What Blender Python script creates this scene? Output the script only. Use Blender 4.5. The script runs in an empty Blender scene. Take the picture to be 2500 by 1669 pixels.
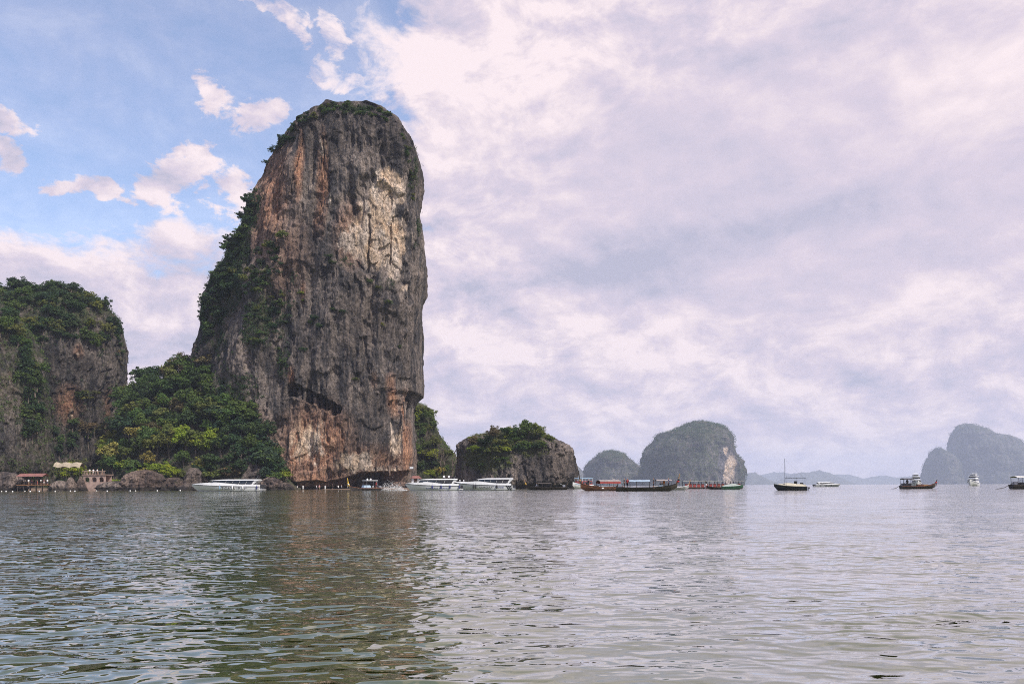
import bpy, bmesh, math, random, time
import numpy as np
from mathutils import Vector, Matrix
T0 = time.time()
rng = np.random.default_rng(7)
random.seed(7)
scene = bpy.context.scene
COL = scene.collection
R = math.radians

# ------------------------------------------------------------------ camera
F = 1944.0                     # focal length in photograph pixels (28 mm on a 36 mm sensor)
H = 0.95                       # eye height above the water, metres
ROLL = 0.0045
HZ0 = 1185.5                   # row of the horizon at the middle of the photograph
cam_d = bpy.data.cameras.new('camera')
cam_d.sensor_width = 36.0
cam_d.lens = 28.0
cam_d.shift_y = (HZ0 - 834.5) / 2500.0
cam_d.clip_start = 0.1
cam_d.clip_end = 60000.0
cam = bpy.data.objects.new('camera', cam_d)
COL.objects.link(cam)
cam.location = (0, 0, H)
cam.rotation_euler = (R(90), math.atan(ROLL), 0)
scene.camera = cam

# ------------------------------------------------------------------ view and render settings
vs = scene.view_settings
vs.view_transform = 'Standard'
vs.look = 'None'
vs.exposure = 0.70
vs.gamma = 1.0
vs.use_curve_mapping = False
scene.render.engine = 'CYCLES'
cy = scene.cycles
cy.use_denoising = False
scene.render.filter_size = 1.0
cy.pixel_filter_type = 'BLACKMAN_HARRIS'
cy.filter_width = 1.0
cy.use_adaptive_sampling = True
cy.adaptive_threshold = 0.010
cy.max_bounces = 6
cy.diffuse_bounces = 3
cy.glossy_bounces = 3
cy.transmission_bounces = 3
cy.transparent_max_bounces = 6
cy.volume_bounces = 1
cy.caustics_reflective = False
cy.caustics_refractive = False
cy.sample_clamp_indirect = 6.0

# ------------------------------------------------------------------ node helper
class NT:
    def __init__(s, tree):
        s.t = tree
        s.n = tree.nodes
        s.l = tree.links
        s.n.clear()
    def new(s, typ, **kw):
        nd = s.n.new(typ)
        for k, v in kw.items():
            setattr(nd, k, v)
        return nd
    def put(s, sock, v):
        if v is None:
            return
        if hasattr(v, 'is_output') or isinstance(v, bpy.types.NodeSocket):
            s.l.new(v, sock)
        else:
            try:
                sock.default_value = v
            except Exception:
                sock.default_value = tuple(v) + (1.0,)
    def m(s, op, a, b=None, c=None, clamp=False):
        nd = s.new('ShaderNodeMath', operation=op, use_clamp=clamp)
        s.put(nd.inputs[0], a); s.put(nd.inputs[1], b); s.put(nd.inputs[2], c)
        return nd.outputs[0]
    def vm(s, op, a, b=None):
        nd = s.new('ShaderNodeVectorMath', operation=op)
        s.put(nd.inputs[0], a); s.put(nd.inputs[1], b)
        return nd.outputs['Value'] if op in ('LENGTH', 'DOT_PRODUCT', 'DISTANCE') else nd.outputs[0]
    def noise(s, vec, scale, detail=4.0, rough=0.55, dist=0.0, typ='FBM', dim='3D'):
        nd = s.new('ShaderNodeTexNoise', noise_dimensions=dim)
        try:
            nd.noise_type = typ
        except Exception:
            pass
        s.put(nd.inputs['Vector'], vec)
        nd.inputs['Scale'].default_value = scale
        nd.inputs['Detail'].default_value = detail
        nd.inputs['Roughness'].default_value = rough
        nd.inputs['Distortion'].default_value = dist
        return nd.outputs['Fac']
    def voro(s, vec, scale, feature='F1', rand=1.0):
        nd = s.new('ShaderNodeTexVoronoi', feature=feature)
        s.put(nd.inputs['Vector'], vec)
        nd.inputs['Scale'].default_value = scale
        nd.inputs['Randomness'].default_value = rand
        return nd.outputs['Distance']
    def rng(s, v, a, b, c=0.0, d=1.0, smooth=True):
        nd = s.new('ShaderNodeMapRange', interpolation_type='SMOOTHSTEP' if smooth else 'LINEAR')
        s.put(nd.inputs[0], v)
        for i, x in enumerate((a, b, c, d)):
            s.put(nd.inputs[i + 1], x)
        return nd.outputs[0]
    def mix(s, f, a, b, blend='MIX'):
        nd = s.new('ShaderNodeMix', data_type='RGBA', blend_type=blend)
        s.put(nd.inputs[0], f); s.put(nd.inputs[6], a); s.put(nd.inputs[7], b)
        return nd.outputs[2]
    def xyz(s, v):
        nd = s.new('ShaderNodeSeparateXYZ'); s.put(nd.inputs[0], v)
        return nd.outputs
    def comb(s, x, y, z):
        nd = s.new('ShaderNodeCombineXYZ')
        s.put(nd.inputs[0], x); s.put(nd.inputs[1], y); s.put(nd.inputs[2], z)
        return nd.outputs[0]

# ------------------------------------------------------------------ world: Nishita sky under banks of cloud
SUN_EL, SUN_AZ = R(50), R(128)     # azimuth clockwise from the view direction (+Y): behind the viewer's right shoulder
world = bpy.data.worlds.new('World')
scene.world = world
world.use_nodes = True
W = NT(world.node_tree)
sky = W.new('ShaderNodeTexSky', sky_type='NISHITA')
sky.sun_disc = False
sky.sun_elevation = SUN_EL
sky.sun_rotation = SUN_AZ
sky.altitude = 0
sky.air_density = 1.0
sky.dust_density = 0.6
sky.ozone_density = 4.0
bg_sky = W.new('ShaderNodeBackground')
bg_sky.inputs['Strength'].default_value = 0.138
W.l.new(sky.outputs[0], bg_sky.inputs['Color'])
d_ = W.vm('NORMALIZE', W.new('ShaderNodeTexCoord').outputs['Generated'])
dx, dy, dz = W.xyz(d_)[0:3]
u_ = W.m('ARCTAN2', dx, dy)
v_ = W.m('ARCSINE', dz)
def ang(px, py):
    a = (px - 1250) / F; b = (HZ0 - py) / F
    l = math.sqrt(1 + a * a + b * b)
    return math.atan2(a, 1.0), math.asin(b / l)
def blob(px, py, rx, ry, tilt=0.0, vec=None):
    """1 in the middle of a cloud bank at that bearing and elevation, 0 at its rim, negative outside"""
    u0, v0 = ang(px, py)
    a = W.m('SUBTRACT', uw, u0); b = W.m('SUBTRACT', vw, v0)
    ct, st = math.cos(tilt), math.sin(tilt)
    a2 = W.m('ADD', W.m('MULTIPLY', a, ct), W.m('MULTIPLY', b, st))
    b2 = W.m('SUBTRACT', W.m('MULTIPLY', b, ct), W.m('MULTIPLY', a, st))
    a2 = W.m('DIVIDE', a2, rx / F); b2 = W.m('DIVIDE', b2, ry / F)
    return W.m('SUBTRACT', 1.0, W.m('SQRT', W.m('ADD', W.m('MULTIPLY', a2, a2), W.m('MULTIPLY', b2, b2))))
def vmax(*a):
    r = a[0]
    for x in a[1:]:
        r = W.m('MAXIMUM', r, x)
    return r
sq = W.comb(dx, dy, W.m('MULTIPLY', dz, 1.7))                    # flattened: clouds are wider than tall
wob1 = W.m('SUBTRACT', W.noise(sq, 5.0, 5, 0.6), 0.5)
wob2 = W.m('SUBTRACT', W.noise(W.vm('ADD', sq, (9.1, 3.3, 5.7)), 5.0, 5, 0.6), 0.5)
uw = W.m('ADD', u_, W.m('MULTIPLY', wob1, 0.16))
vw = W.m('ADD', v_, W.m('MULTIPLY', wob2, 0.10))
billow = W.noise(sq, 11.0, 8, 0.62, 0.35)
fine = W.noise(sq, 30.0, 7, 0.65, 0.6)
micro = W.noise(sq, 85.0, 4, 0.65, 0.3)
bn = W.m('SUBTRACT', W.m('ADD', W.m('MULTIPLY', billow, 0.7), W.m('MULTIPLY', fine, 0.3)), 0.5)
uB, _ = ang(850, 300)
deck = W.m('MULTIPLY', W.m('SUBTRACT', W.m('ADD', uw, W.m('MULTIPLY', W.m('SUBTRACT', vw, 0.45), -0.2)), uB), 5.0)
_, vB = ang(300, 548)
low = W.m('MULTIPLY', W.m('SUBTRACT', vB, vw), 13.0)
low = W.m('ADD', low, W.m('MULTIPLY', W.m('MAXIMUM', blob(440, 540, 190, 110), 0), 0.5))
puffs = vmax(blob(510, 225, 46, 66, -0.5), blob(600, 268, 120, 40, 0.3), blob(410, 440, 95, 52, 0.25), blob(450, 398, 40, 45), blob(250, 445, 130, 20, -0.15),
             blob(560, 475, 70, 40, -0.5), blob(5, 280, 58, 24), blob(5, 350, 42, 40, -0.3), blob(140, 430, 36, 16))
wisps = W.m('MULTIPLY', vmax(blob(680, 55, 130, 26, -0.6), blob(640, 20, 170, 22, -0.25), blob(830, 90, 80, 40, -0.5), blob(860, 200, 90, 34, -0.3)), 0.75)
wisps = W.m('ADD', wisps, W.m('MULTIPLY', W.m('SUBTRACT', fine, 0.55), 1.2))
cover = vmax(deck, low, W.m('ADD', W.m('MULTIPLY', puffs, 0.9), W.m('MULTIPLY', W.m('SUBTRACT', W.m('ADD', W.m('MULTIPLY', fine, .6), W.m('MULTIPLY', micro, .4)), .5), 1.6)), W.m('MINIMUM', wisps, 0.25))
cover = W.m('ADD', cover, W.m('MULTIPLY', bn, 1.9))
alpha = W.rng(cover, -0.02, 0.44)
veil = W.m('ADD', 0.12, W.m('MULTIPLY', W.noise(sq, 3.0, 2, 0.5), 0.26))           # thin high veil over the blue
alpha = W.m('MAXIMUM', alpha, veil)
# tone of the cloud: lit tops, lavender undersides, a long grey-blue band low in the bank
lit_n = W.noise(W.vm('ADD', sq, (0.012, 0.0, 0.035)), 11.0, 8, 0.62, 0.35)
edge = W.m('SUBTRACT', billow, lit_n)                            # tops of billows brighter than their undersides
big = W.noise(W.vm('MULTIPLY', d_, (1.0, 1.0, 2.6)), 3.2, 5, 0.55, 0.3)
plane = W.vm('DIVIDE', d_, W.comb(W.m('ADD', W.m('ABSOLUTE', dz), 0.14), W.m('ADD', W.m('ABSOLUTE', dz), 0.14), W.m('ADD', W.m('ABSOLUTE', dz), 0.14)))
streak = W.noise(W.vm('MULTIPLY', plane, (1.0, 1.3, 1.0)), 2.3, 7, 0.62, 0.5)
calm = W.m('SUBTRACT', 1.0, W.m('MULTIPLY', W.rng(blob(2050, 430, 950, 430), -0.1, 0.6), 0.64))     # the middle of the bank is smooth
tone = W.m('ADD', W.m('MULTIPLY', W.m('SUBTRACT', big, 0.5), 0.65), W.m('MULTIPLY', edge, W.m('MULTIPLY', calm, 2.2)))
tone = W.m('ADD', tone, W.m('MULTIPLY', W.m('SUBTRACT', streak, 0.5), W.m('MULTIPLY', calm, 0.75)))
tone = W.m('ADD', tone, W.m('MULTIPLY', W.m('SUBTRACT', fine, 0.5), W.m('MULTIPLY', calm, 0.8)))
tone = W.m('ADD', tone, W.m('MULTIPLY', W.m('SUBTRACT', billow, 0.5), W.m('MULTIPLY', calm, 0.7)))
tone = W.m('ADD', tone, 0.56)
for (px, py, rx, ry, tilt, k) in ((1120, 120, 420, 300, 0.0, 0.42), (950, 250, 240, 220, 0, 0.2), (1450, 670, 760, 80, 0.14, -0.34), (2050, 560, 700, 160, 0.1, -0.16),
                                  (1700, 330, 500, 260, -0.3, -0.10), (1500, 850, 760, 110, 0.02, 0.25), (1900, 1080, 1500, 140, 0, 0.14), (2300, 700, 300, 50, 0.1, 0.25), (2420, 130, 220, 200, 0, 0.25),
                                  (430, 530, 330, 80, 0, 0.3), (80, 570, 420, 70, 0, 0.32), (560, 250, 260, 90, 0, 0.08), (420, 415, 260, 70, 0, 0.08), (200, 760, 500, 120, 0, -0.06)):
    tone = W.m('ADD', tone, W.m('MULTIPLY', W.rng(blob(px, py, rx, ry, tilt), -0.2, 0.8), k))
tone = W.m('MINIMUM', W.m('MAXIMUM', tone, 0.0), 1.0)
ramp = W.new('ShaderNodeValToRGB')
W.l.new(tone, ramp.inputs[0])
cr = ramp.color_ramp
cr.elements[0].position = 0.0; cr.elements[0].color = (0.46, 0.455, 0.58, 1)
cr.elements[1].position = 1.0; cr.elements[1].color = (0.91, 0.785, 0.81, 1)
for p, c in ((0.3, (0.58, 0.535, 0.65)), (0.55, (0.67, 0.59, 0.69)), (0.8, (0.80, 0.695, 0.745))):
    e = cr.elements.new(p); e.color = c + (1,)
bg_cl = W.new('ShaderNodeBackground')
bg_cl.inputs['Strength'].default_value = 0.69
W.l.new(ramp.outputs[0], bg_cl.inputs['Color'])
mixs = W.new('ShaderNodeMixShader')
W.l.new(alpha, mixs.inputs[0]); W.l.new(bg_sky.outputs[0], mixs.inputs[1]); W.l.new(bg_cl.outputs[0], mixs.inputs[2])
W.l.new(mixs.outputs[0], W.new('ShaderNodeOutputWorld').inputs['Surface'])
world.cycles.sampling_method = 'MANUAL'
world.cycles.sample_map_resolution = 512

# ------------------------------------------------------------------ sun, softened by thin cloud
sun_d = bpy.data.lights.new('sun', 'SUN')
sun_d.energy = 3.0
sun_d.angle = R(2.0)
sun_d.color = (1.0, 0.95, 0.88)
sun = bpy.data.objects.new('sun', sun_d)
COL.objects.link(sun)
sdir = Vector((math.sin(SUN_AZ) * math.cos(SUN_EL), math.cos(SUN_AZ) * math.cos(SUN_EL), math.sin(SUN_EL)))
sun.rotation_euler = (-sdir).to_track_quat('-Z', 'Y').to_euler()
sun.location = (0, -50, 200)

# ------------------------------------------------------------------ small helpers
def HZ(px):
    return HZ0 + (px - 1250.0) * ROLL
def PX(px, Y):
    return (px - 1250.0) / F * Y
def PZ(px, py, Y):
    return H + (HZ(px) - py) / F * Y
def P(px, py, Y):
    return Vector((PX(px, Y), Y, PZ(px, py, Y)))
def to_px(x, y, z):
    px = 1250.0 + x / y * F
    return px, HZ0 + (px - 1250.0) * ROLL - (z - H) / y * F

_perm = np.random.default_rng(11).permutation(4096)
_perm = np.concatenate([_perm, _perm, _perm])
_grad = np.random.default_rng(12).normal(size=(4096, 3))
_grad /= np.linalg.norm(_grad, axis=1)[:, None]
def pn(x, y, z):
    """gradient noise, about -0.7..0.7"""
    xi = np.floor(x).astype(np.int64); yi = np.floor(y).astype(np.int64); zi = np.floor(z).astype(np.int64)
    xf = x - xi; yf = y - yi; zf = z - zi
    u = xf * xf * xf * (xf * (xf * 6 - 15) + 10); v = yf * yf * yf * (yf * (yf * 6 - 15) + 10); w = zf * zf * zf * (zf * (zf * 6 - 15) + 10)
    xi &= 4095; yi &= 4095; zi &= 4095
    def g(ix, iy, iz, fx, fy, fz):
        h = _perm[_perm[_perm[(xi + ix) & 4095] + ((yi + iy) & 4095)] + ((zi + iz) & 4095)]
        G = _grad[h]
        return G[..., 0] * fx + G[..., 1] * fy + G[..., 2] * fz
    a = g(0,0,0,xf,yf,zf); b = g(1,0,0,xf-1,yf,zf); c = g(0,1,0,xf,yf-1,zf); d = g(1,1,0,xf-1,yf-1,zf)
    e = g(0,0,1,xf,yf,zf-1); f = g(1,0,1,xf-1,yf,zf-1); h = g(0,1,1,xf,yf-1,zf-1); i = g(1,1,1,xf-1,yf-1,zf-1)
    l = lambda p, q, t: p + (q - p) * t
    return l(l(l(a,b,u), l(c,d,u), v), l(l(e,f,u), l(h,i,u), v), w)
def fbm(x, y, z, o=4, gain=0.5):
    r = 0; a = 1.0
    for k in range(o):
        r = r + a * pn(x + 17.3 * k, y + 5.1 * k, z - 9.7 * k)
        x = x * 2.03; y = y * 2.03; z = z * 2.03; a *= gain
    return r
def ridged(x, y, z, o=3, gain=0.5):
    r = 0; a = 1.0
    for k in range(o):
        r = r + a * (1 - 2.2 * np.abs(pn(x + 31.3 * k, y + 8.1 * k, z - 4.7 * k)))
        x = x * 2.1; y = y * 2.1; z = z * 2.1; a *= gain
    return r
def sstep(a, b, x):
    t = np.clip((x - a) / (b - a), 0, 1)
    return t * t * (3 - 2 * t)

def mesh_np(name, V, Fq, mats=(), smooth=False, mi=None):
    """mesh from arrays; faces all quads or all triangles"""
    me = bpy.data.meshes.new(name)
    V = np.asarray(V, dtype=np.float32); Fq = np.asarray(Fq, dtype=np.int32)
    n = Fq.shape[1]
    me.vertices.add(len(V)); me.vertices.foreach_set('co', V.ravel())
    me.loops.add(Fq.size); me.loops.foreach_set('vertex_index', Fq.ravel())
    me.polygons.add(len(Fq))
    me.polygons.foreach_set('loop_start', np.arange(0, Fq.size, n, dtype=np.int32))
    me.polygons.foreach_set('loop_total', np.full(len(Fq), n, dtype=np.int32))
    for m in mats:
        me.materials.append(m)
    if mi is not None:
        me.polygons.foreach_set('material_index', np.asarray(mi, dtype=np.int32))
    me.polygons.foreach_set('use_smooth', np.full(len(Fq), bool(smooth)))
    me.update(calc_edges=True)
    return me
def link(name, me, parent=None):
    o = bpy.data.objects.new(name, me)
    COL.objects.link(o)
    if parent is not None:
        o.parent = parent
    return o
def tag(o, label=None, cat=None, group=None, kind=None):
    if label: o['label'] = label
    if cat: o['category'] = cat
    if group: o['group'] = group
    if kind: o['kind'] = kind
    return o
def empty(name, loc=(0, 0, 0), rz=0.0):
    o = bpy.data.objects.new(name, None)
    COL.objects.link(o)
    o.location = loc; o.rotation_euler = (0, 0, rz)
    o.empty_display_size = 0.3
    return o
def set_attr(me, name, data):
    a = me.attributes.new(name, 'FLOAT_COLOR', 'POINT')
    d = np.ones((len(data), 4), dtype=np.float32)
    d[:, :data.shape[1]] = data
    a.data.foreach_set('color', d.ravel())

def mat(name):
    m = bpy.data.materials.new(name)
    m.use_nodes = True
    return m, NT(m.node_tree)
def finish(n, bsdf_kw, bump=None, disp=None):
    b = n.new('ShaderNodeBsdfPrincipled')
    for k, v in bsdf_kw.items():
        n.put(b.inputs[k], v)
    if bump is not None:
        h, dist, st = bump
        bm = n.new('ShaderNodeBump')
        bm.inputs['Strength'].default_value = st
        bm.inputs['Distance'].default_value = dist
        n.put(bm.inputs['Height'], h)
        n.l.new(bm.outputs[0], b.inputs['Normal'])
    o = n.new('ShaderNodeOutputMaterial')
    n.l.new(b.outputs[0], o.inputs['Surface'])
    return b
def plain(name, col, rough=0.5, metal=0.0, var=0.12, scale=3.0, bump=0.0):
    m, n = mat(name)
    g = n.new('ShaderNodeTexCoord').outputs['Object']
    f = n.noise(g, scale, 5, 0.6)
    c0 = tuple(max(0, x * (1 - var)) for x in col); c1 = tuple(min(1, x * (1 + var)) for x in col)
    c = n.mix(n.rng(f, 0.3, 0.7), c0 + (1,), c1 + (1,))
    kw = {'Base Color': c, 'Roughness': rough, 'Metallic': metal}
    finish(n, kw, (f, 0.02, bump) if bump else None)
    return m

# ------------------------------------------------------------------ sea
def sea_material():
    m, n = mat('murky_sea_water')
    geo = n.new('ShaderNodeNewGeometry')
    pos = geo.outputs['Position']
    x, y, z = n.xyz(pos)[0:3]
    # wavelets finer than the mesh: slope of a height field, taken point by point
    e = 0.012
    group = n.rng(n.noise(n.comb(n.m('MULTIPLY', x, 0.5), n.m('MULTIPLY', y, 0.32), 0.0), 1.0, 2, 0.5, 0.0, dim='2D'), 0.25, 0.75, 0.55, 1.45)
    gx = gy = 0.0
    for (kx, ky, amp, det, off) in ((4.2, 7.0, 0.033, 1.0, 3.0), (1.7, 2.8, 0.036, 1.0, 11.0)):
        def hh(ox, oy):
            return n.noise(n.comb(n.m('MULTIPLY', n.m('ADD', x, off + ox), kx), n.m('MULTIPLY', n.m('ADD', y, off + oy), ky), 0.0), 1.0, det, 0.5, 0.25, dim='2D')
        h0 = hh(0, 0)
        gx = n.m('ADD', gx, n.m('MULTIPLY', n.m('SUBTRACT', hh(e, 0), h0), amp / e))
        gy = n.m('ADD', gy, n.m('MULTIPLY', n.m('SUBTRACT', hh(0, e), h0), amp / e))
    gx = n.m('MULTIPLY', gx, group); gy = n.m('MINIMUM', n.m('MAXIMUM', n.m('MULTIPLY', gy, group), -0.12), 0.32)      # wavelets lean with the wind, towards the boat
    nor = n.vm('NORMALIZE', n.vm('SUBTRACT', geo.outputs['Normal'], n.comb(gx, gy, 0.0)))
    murk = n.noise(pos, 0.035, 4, 0.6, 0.5)
    col = n.mix(n.rng(murk, 0.35, 0.65), (0.060, 0.076, 0.020, 1), (0.080, 0.093, 0.034, 1))
    rip = n.new('ShaderNodeAttribute', attribute_name='ripple').outputs['Fac']
    ro = n.m('MINIMUM', n.m('ADD', 0.015, n.m('MULTIPLY', rip, 1.2)), 0.15)
    b = finish(n, {'Base Color': col, 'Roughness': ro, 'IOR': 1.6, 'Coat Weight': 1.0, 'Coat Roughness': ro, 'Coat IOR': 1.85, 'Normal': nor, 'Coat Normal': nor})
    return m
TRAINS = ((3.0, 0.010, 5), (1.4, 0.020, 7), (0.70, 0.030, 9), (0.36, 0.040, 11), (0.22, 0.040, 13))
def waves(x, y, sp):
    """height of the water; wave trains shorter than twice the grid spacing fade out"""
    r = np.random.default_rng(5)
    z = np.zeros_like(x)
    # gusts: patches of rougher and calmer water
    gust = 0.9 + 0.6 * fbm(x * 0.07, y * 0.04, x * 0 + 3.3, 3)
    gust = np.clip(gust, 0.78, 1.25)
    group = np.clip(0.9 + 1.3 * fbm(x / 1.5 + 0.3 * y, y / 2.6, x * 0 + 6.6, 3), 0.5, 1.6)      # wavelets travel in groups
    far = np.clip(0.95 + 0.5 * fbm(x / 9, y / 5, x * 0 + 2.2, 4), 0.7, 1.3)
    wx = x + 0.5 * fbm(x * 0.45, y * 0.45, x * 0 + 8.1, 2); wy = y + 0.5 * fbm(x * 0.45, y * 0.45, x * 0 + 1.9, 2)
    lost = np.zeros_like(x)
    for lam, slope, k in TRAINS:
        f = sstep(1.3, 2.6, lam / sp)
        gg = gust * (group if lam < 0.6 else 1.0)
        lost += (slope * 0.95 * gg * far) ** 2 * (1 - f * f)
        if f.max() <= 0:
            continue
        zz = np.zeros_like(x)
        for j in range(k):
            th = R(100) + r.normal() * 0.52
            l = lam * r.uniform(0.72, 1.35)
            kx, ky = math.cos(th) * 2 * math.pi / l, math.sin(th) * 2 * math.pi / l
            ph = r.uniform(0, 6.28)
            s = np.sin(wx * kx + wy * ky + ph)
            zz += (s + 0.30 * (s * s - 0.5)) * l
        z += zz * slope * f * gg * 1.35 / (2 * math.pi * math.sqrt(k))
    return z, np.sqrt(lost)
def build_sea():
    rr = [1.3]                                    # rings: close together near the shore boat, wider apart far out
    while rr[-1] < 500:
        r = rr[-1]
        rr.append(r + (0.045 if r < 3.3 else min(r * r * 0.00052, r * 0.0115)))
    rad = np.array(rr)
    rad = np.concatenate([rad, rad[-1] * np.exp(np.linspace(0, math.log(11500 / rad[-1]), 30))[1:]])
    fine = np.linspace(-40, 40, 640)
    az = np.concatenate([np.linspace(-178, -45, 46), fine, np.linspace(45, 180, 46)])
    A = np.radians(az)
    RR, AA = np.meshgrid(rad, A, indexing='ij')
    X = RR * np.sin(AA); Y = RR * np.cos(AA)
    sp = np.maximum(np.gradient(rad)[:, None] * np.ones_like(AA), RR * np.gradient(A)[None, :])
    Z, lost = waves(X, Y, sp)
    nr, na = X.shape
    V = np.stack([X, Y, Z], -1).reshape(-1, 3)
    i = np.arange(nr - 1)[:, None] * na; j = np.arange(na)[None, :]; j2 = (j + 1) % na
    Q = np.stack([i + j, i + na + j, i + na + j2, i + j2], -1).reshape(-1, 4)
    me = mesh_np('sea', V, Q, [sea_material()], smooth=True)
    # slope of the ripples too fine for the mesh, kept as roughness of the surface
    set_attr(me, 'ripple', np.repeat(lost.reshape(-1, 1), 3, 1))
    o = link('sea', me)
    tag(o, 'murky green grey sea with small ripples', None, None, 'structure')
    return o
sea = build_sea()

# ------------------------------------------------------------------ limestone
def rock_material(name, tint=(1, 1, 1), contrast=1.0, fine=1.0):
    m, n = mat(name)
    pos = n.new('ShaderNodeNewGeometry').outputs['Position']
    x, y, z = n.xyz(pos)[0:3]
    at = n.new('ShaderNodeAttribute', attribute_name='patch')
    pr, pg, pb = n.xyz(at.outputs['Color'])[0:3]
    pv = n.vm('MULTIPLY', pos, (1.0, 1.0, 0.10))
    pm = n.vm('MULTIPLY', pos, (1.0, 1.0, 0.35))
    st1 = n.noise(pv, 0.55 * fine, 6, 0.65, 0.6)        # broad drip streaks
    st2 = n.noise(pv, 2.2 * fine, 5, 0.7, 0.3)          # narrow drip streaks
    blot = n.noise(pm, 0.16 * fine, 6, 0.65, 0.8)
    spk = n.noise(pos, 2.6 * fine, 6, 0.75)
    crack = n.voro(n.vm('ADD', n.vm('MULTIPLY', pos, (1.0, 1.0, 0.45)), n.comb(n.m('MULTIPLY', spk, 1.6), n.m('MULTIPLY', blot, 4.0), n.m('MULTIPLY', st1, 2.0))), 0.3 * fine, 'DISTANCE_TO_EDGE')
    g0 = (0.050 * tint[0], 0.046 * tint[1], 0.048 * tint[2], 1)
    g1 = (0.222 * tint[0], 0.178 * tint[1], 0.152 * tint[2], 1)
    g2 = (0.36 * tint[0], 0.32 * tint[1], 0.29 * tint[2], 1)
    f = n.m('ADD', n.m('MULTIPLY', st1, 0.45), n.m('MULTIPLY', blot, 0.55))
    c = n.mix(n.rng(f, 0.41, 0.60), g0, g1)
    c = n.mix(n.m('MULTIPLY', n.rng(st2, 0.56, 0.72), n.rng(spk, 0.42, 0.62)), c, g2)
    # russet and orange iron stains
    wo = n.m('MULTIPLY', pr, n.rng(n.m('ADD', n.m('MULTIPLY', st1, 0.6), n.m('MULTIPLY', st2, 0.4)), 0.33, 0.55))
    orange = n.mix(n.rng(st2, 0.4, 0.62), (0.31, 0.125, 0.066, 1), (0.52, 0.30, 0.185, 1))
    c = n.mix(n.m('MINIMUM', n.m('MULTIPLY', wo, 1.15), 1.0), c, orange)
    # fresh cream and buff faces where slabs have come away
    wc = n.rng(n.m('ADD', pg, n.m('MULTIPLY', n.m('SUBTRACT', n.noise(pm, 0.45, 5, 0.65, 0.5), 0.5), 1.1)), 0.34, 0.58)
    cream = n.mix(n.rng(n.noise(pm, 0.22, 5, 0.6, 0.6), 0.4, 0.65), (0.56, 0.455, 0.375, 1), (0.57, 0.41, 0.28, 1))
    cream = n.mix(n.rng(spk, 0.43, 0.30), cream, (0.20, 0.16, 0.125, 1))
    cream = n.mix(n.rng(st2, 0.42, 0.33), cream, (0.16, 0.13, 0.11, 1))
    c = n.mix(wc, c, cream)
    # dark open joints
    c = n.mix(n.m('MULTIPLY', n.rng(crack, 0.035, 0.0), n.m('MULTIPLY', wc, 0.8)), c, (0.05, 0.045, 0.04, 1))
    # moss and dry creepers
    wm = n.rng(n.m('ADD', pb, n.m('MULTIPLY', n.m('SUBTRACT', n.noise(pos, 0.55 * fine, 6, 0.7), 0.5), 1.5)), 0.45, 0.70)
    moss = n.mix(n.rng(spk, 0.35, 0.65), (0.030, 0.040, 0.018, 1), (0.085, 0.095, 0.035, 1))
    moss = n.mix(n.rng(blot, 0.5, 0.65), moss, (0.085, 0.065, 0.042, 1))
    c = n.mix(n.m('MULTIPLY', wm, 0.85), c, moss)
    pit = n.vm('SCALE', c); n.put(pit.node.inputs['Scale'], n.rng(n.noise(n.vm('MULTIPLY', pos, (1.0, 1.0, 0.55)), 1.35 * fine, 5, 0.7, 0.3), 0.36, 0.62, 0.55, 1.28)); c = pit
    # broad lighter and darker weathering, and the dark oyster band at the tide line
    wx = n.rng(n.noise(n.vm('MULTIPLY', pos, (1.0, 1.0, 0.6)), 0.045 * fine, 3, 0.6, 0.6), 0.33, 0.67, 0.68, 1.35)
    sc_ = n.vm('SCALE', c); n.put(sc_.node.inputs['Scale'], wx); c = sc_
    tide = n.rng(n.m('ADD', z, n.m('MULTIPLY', n.m('SUBTRACT', spk, 0.5), 1.5)), 1.35, 0.75)
    c = n.mix(n.m('MULTIPLY', tide, 0.85), c, (0.030, 0.026, 0.022, 1))
    h = n.noise(n.vm('MULTIPLY', pos, (1.0, 1.0, 0.4)), 2.4 * fine, 5, 0.72, 0.2)
    finish(n, {'Base Color': c, 'Roughness': 0.92, 'Specular IOR Level': 0.25}, (h, 1.1 / fine, 1.0))
    return m
ROCK = rock_material('grey_karst_limestone')
ROCK_DARK = rock_material('dark_mossy_limestone', (0.72, 0.74, 0.74))
ROCK_FAR = rock_material('distant_karst_limestone', (0.72, 0.80, 0.95), fine=0.35)

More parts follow.
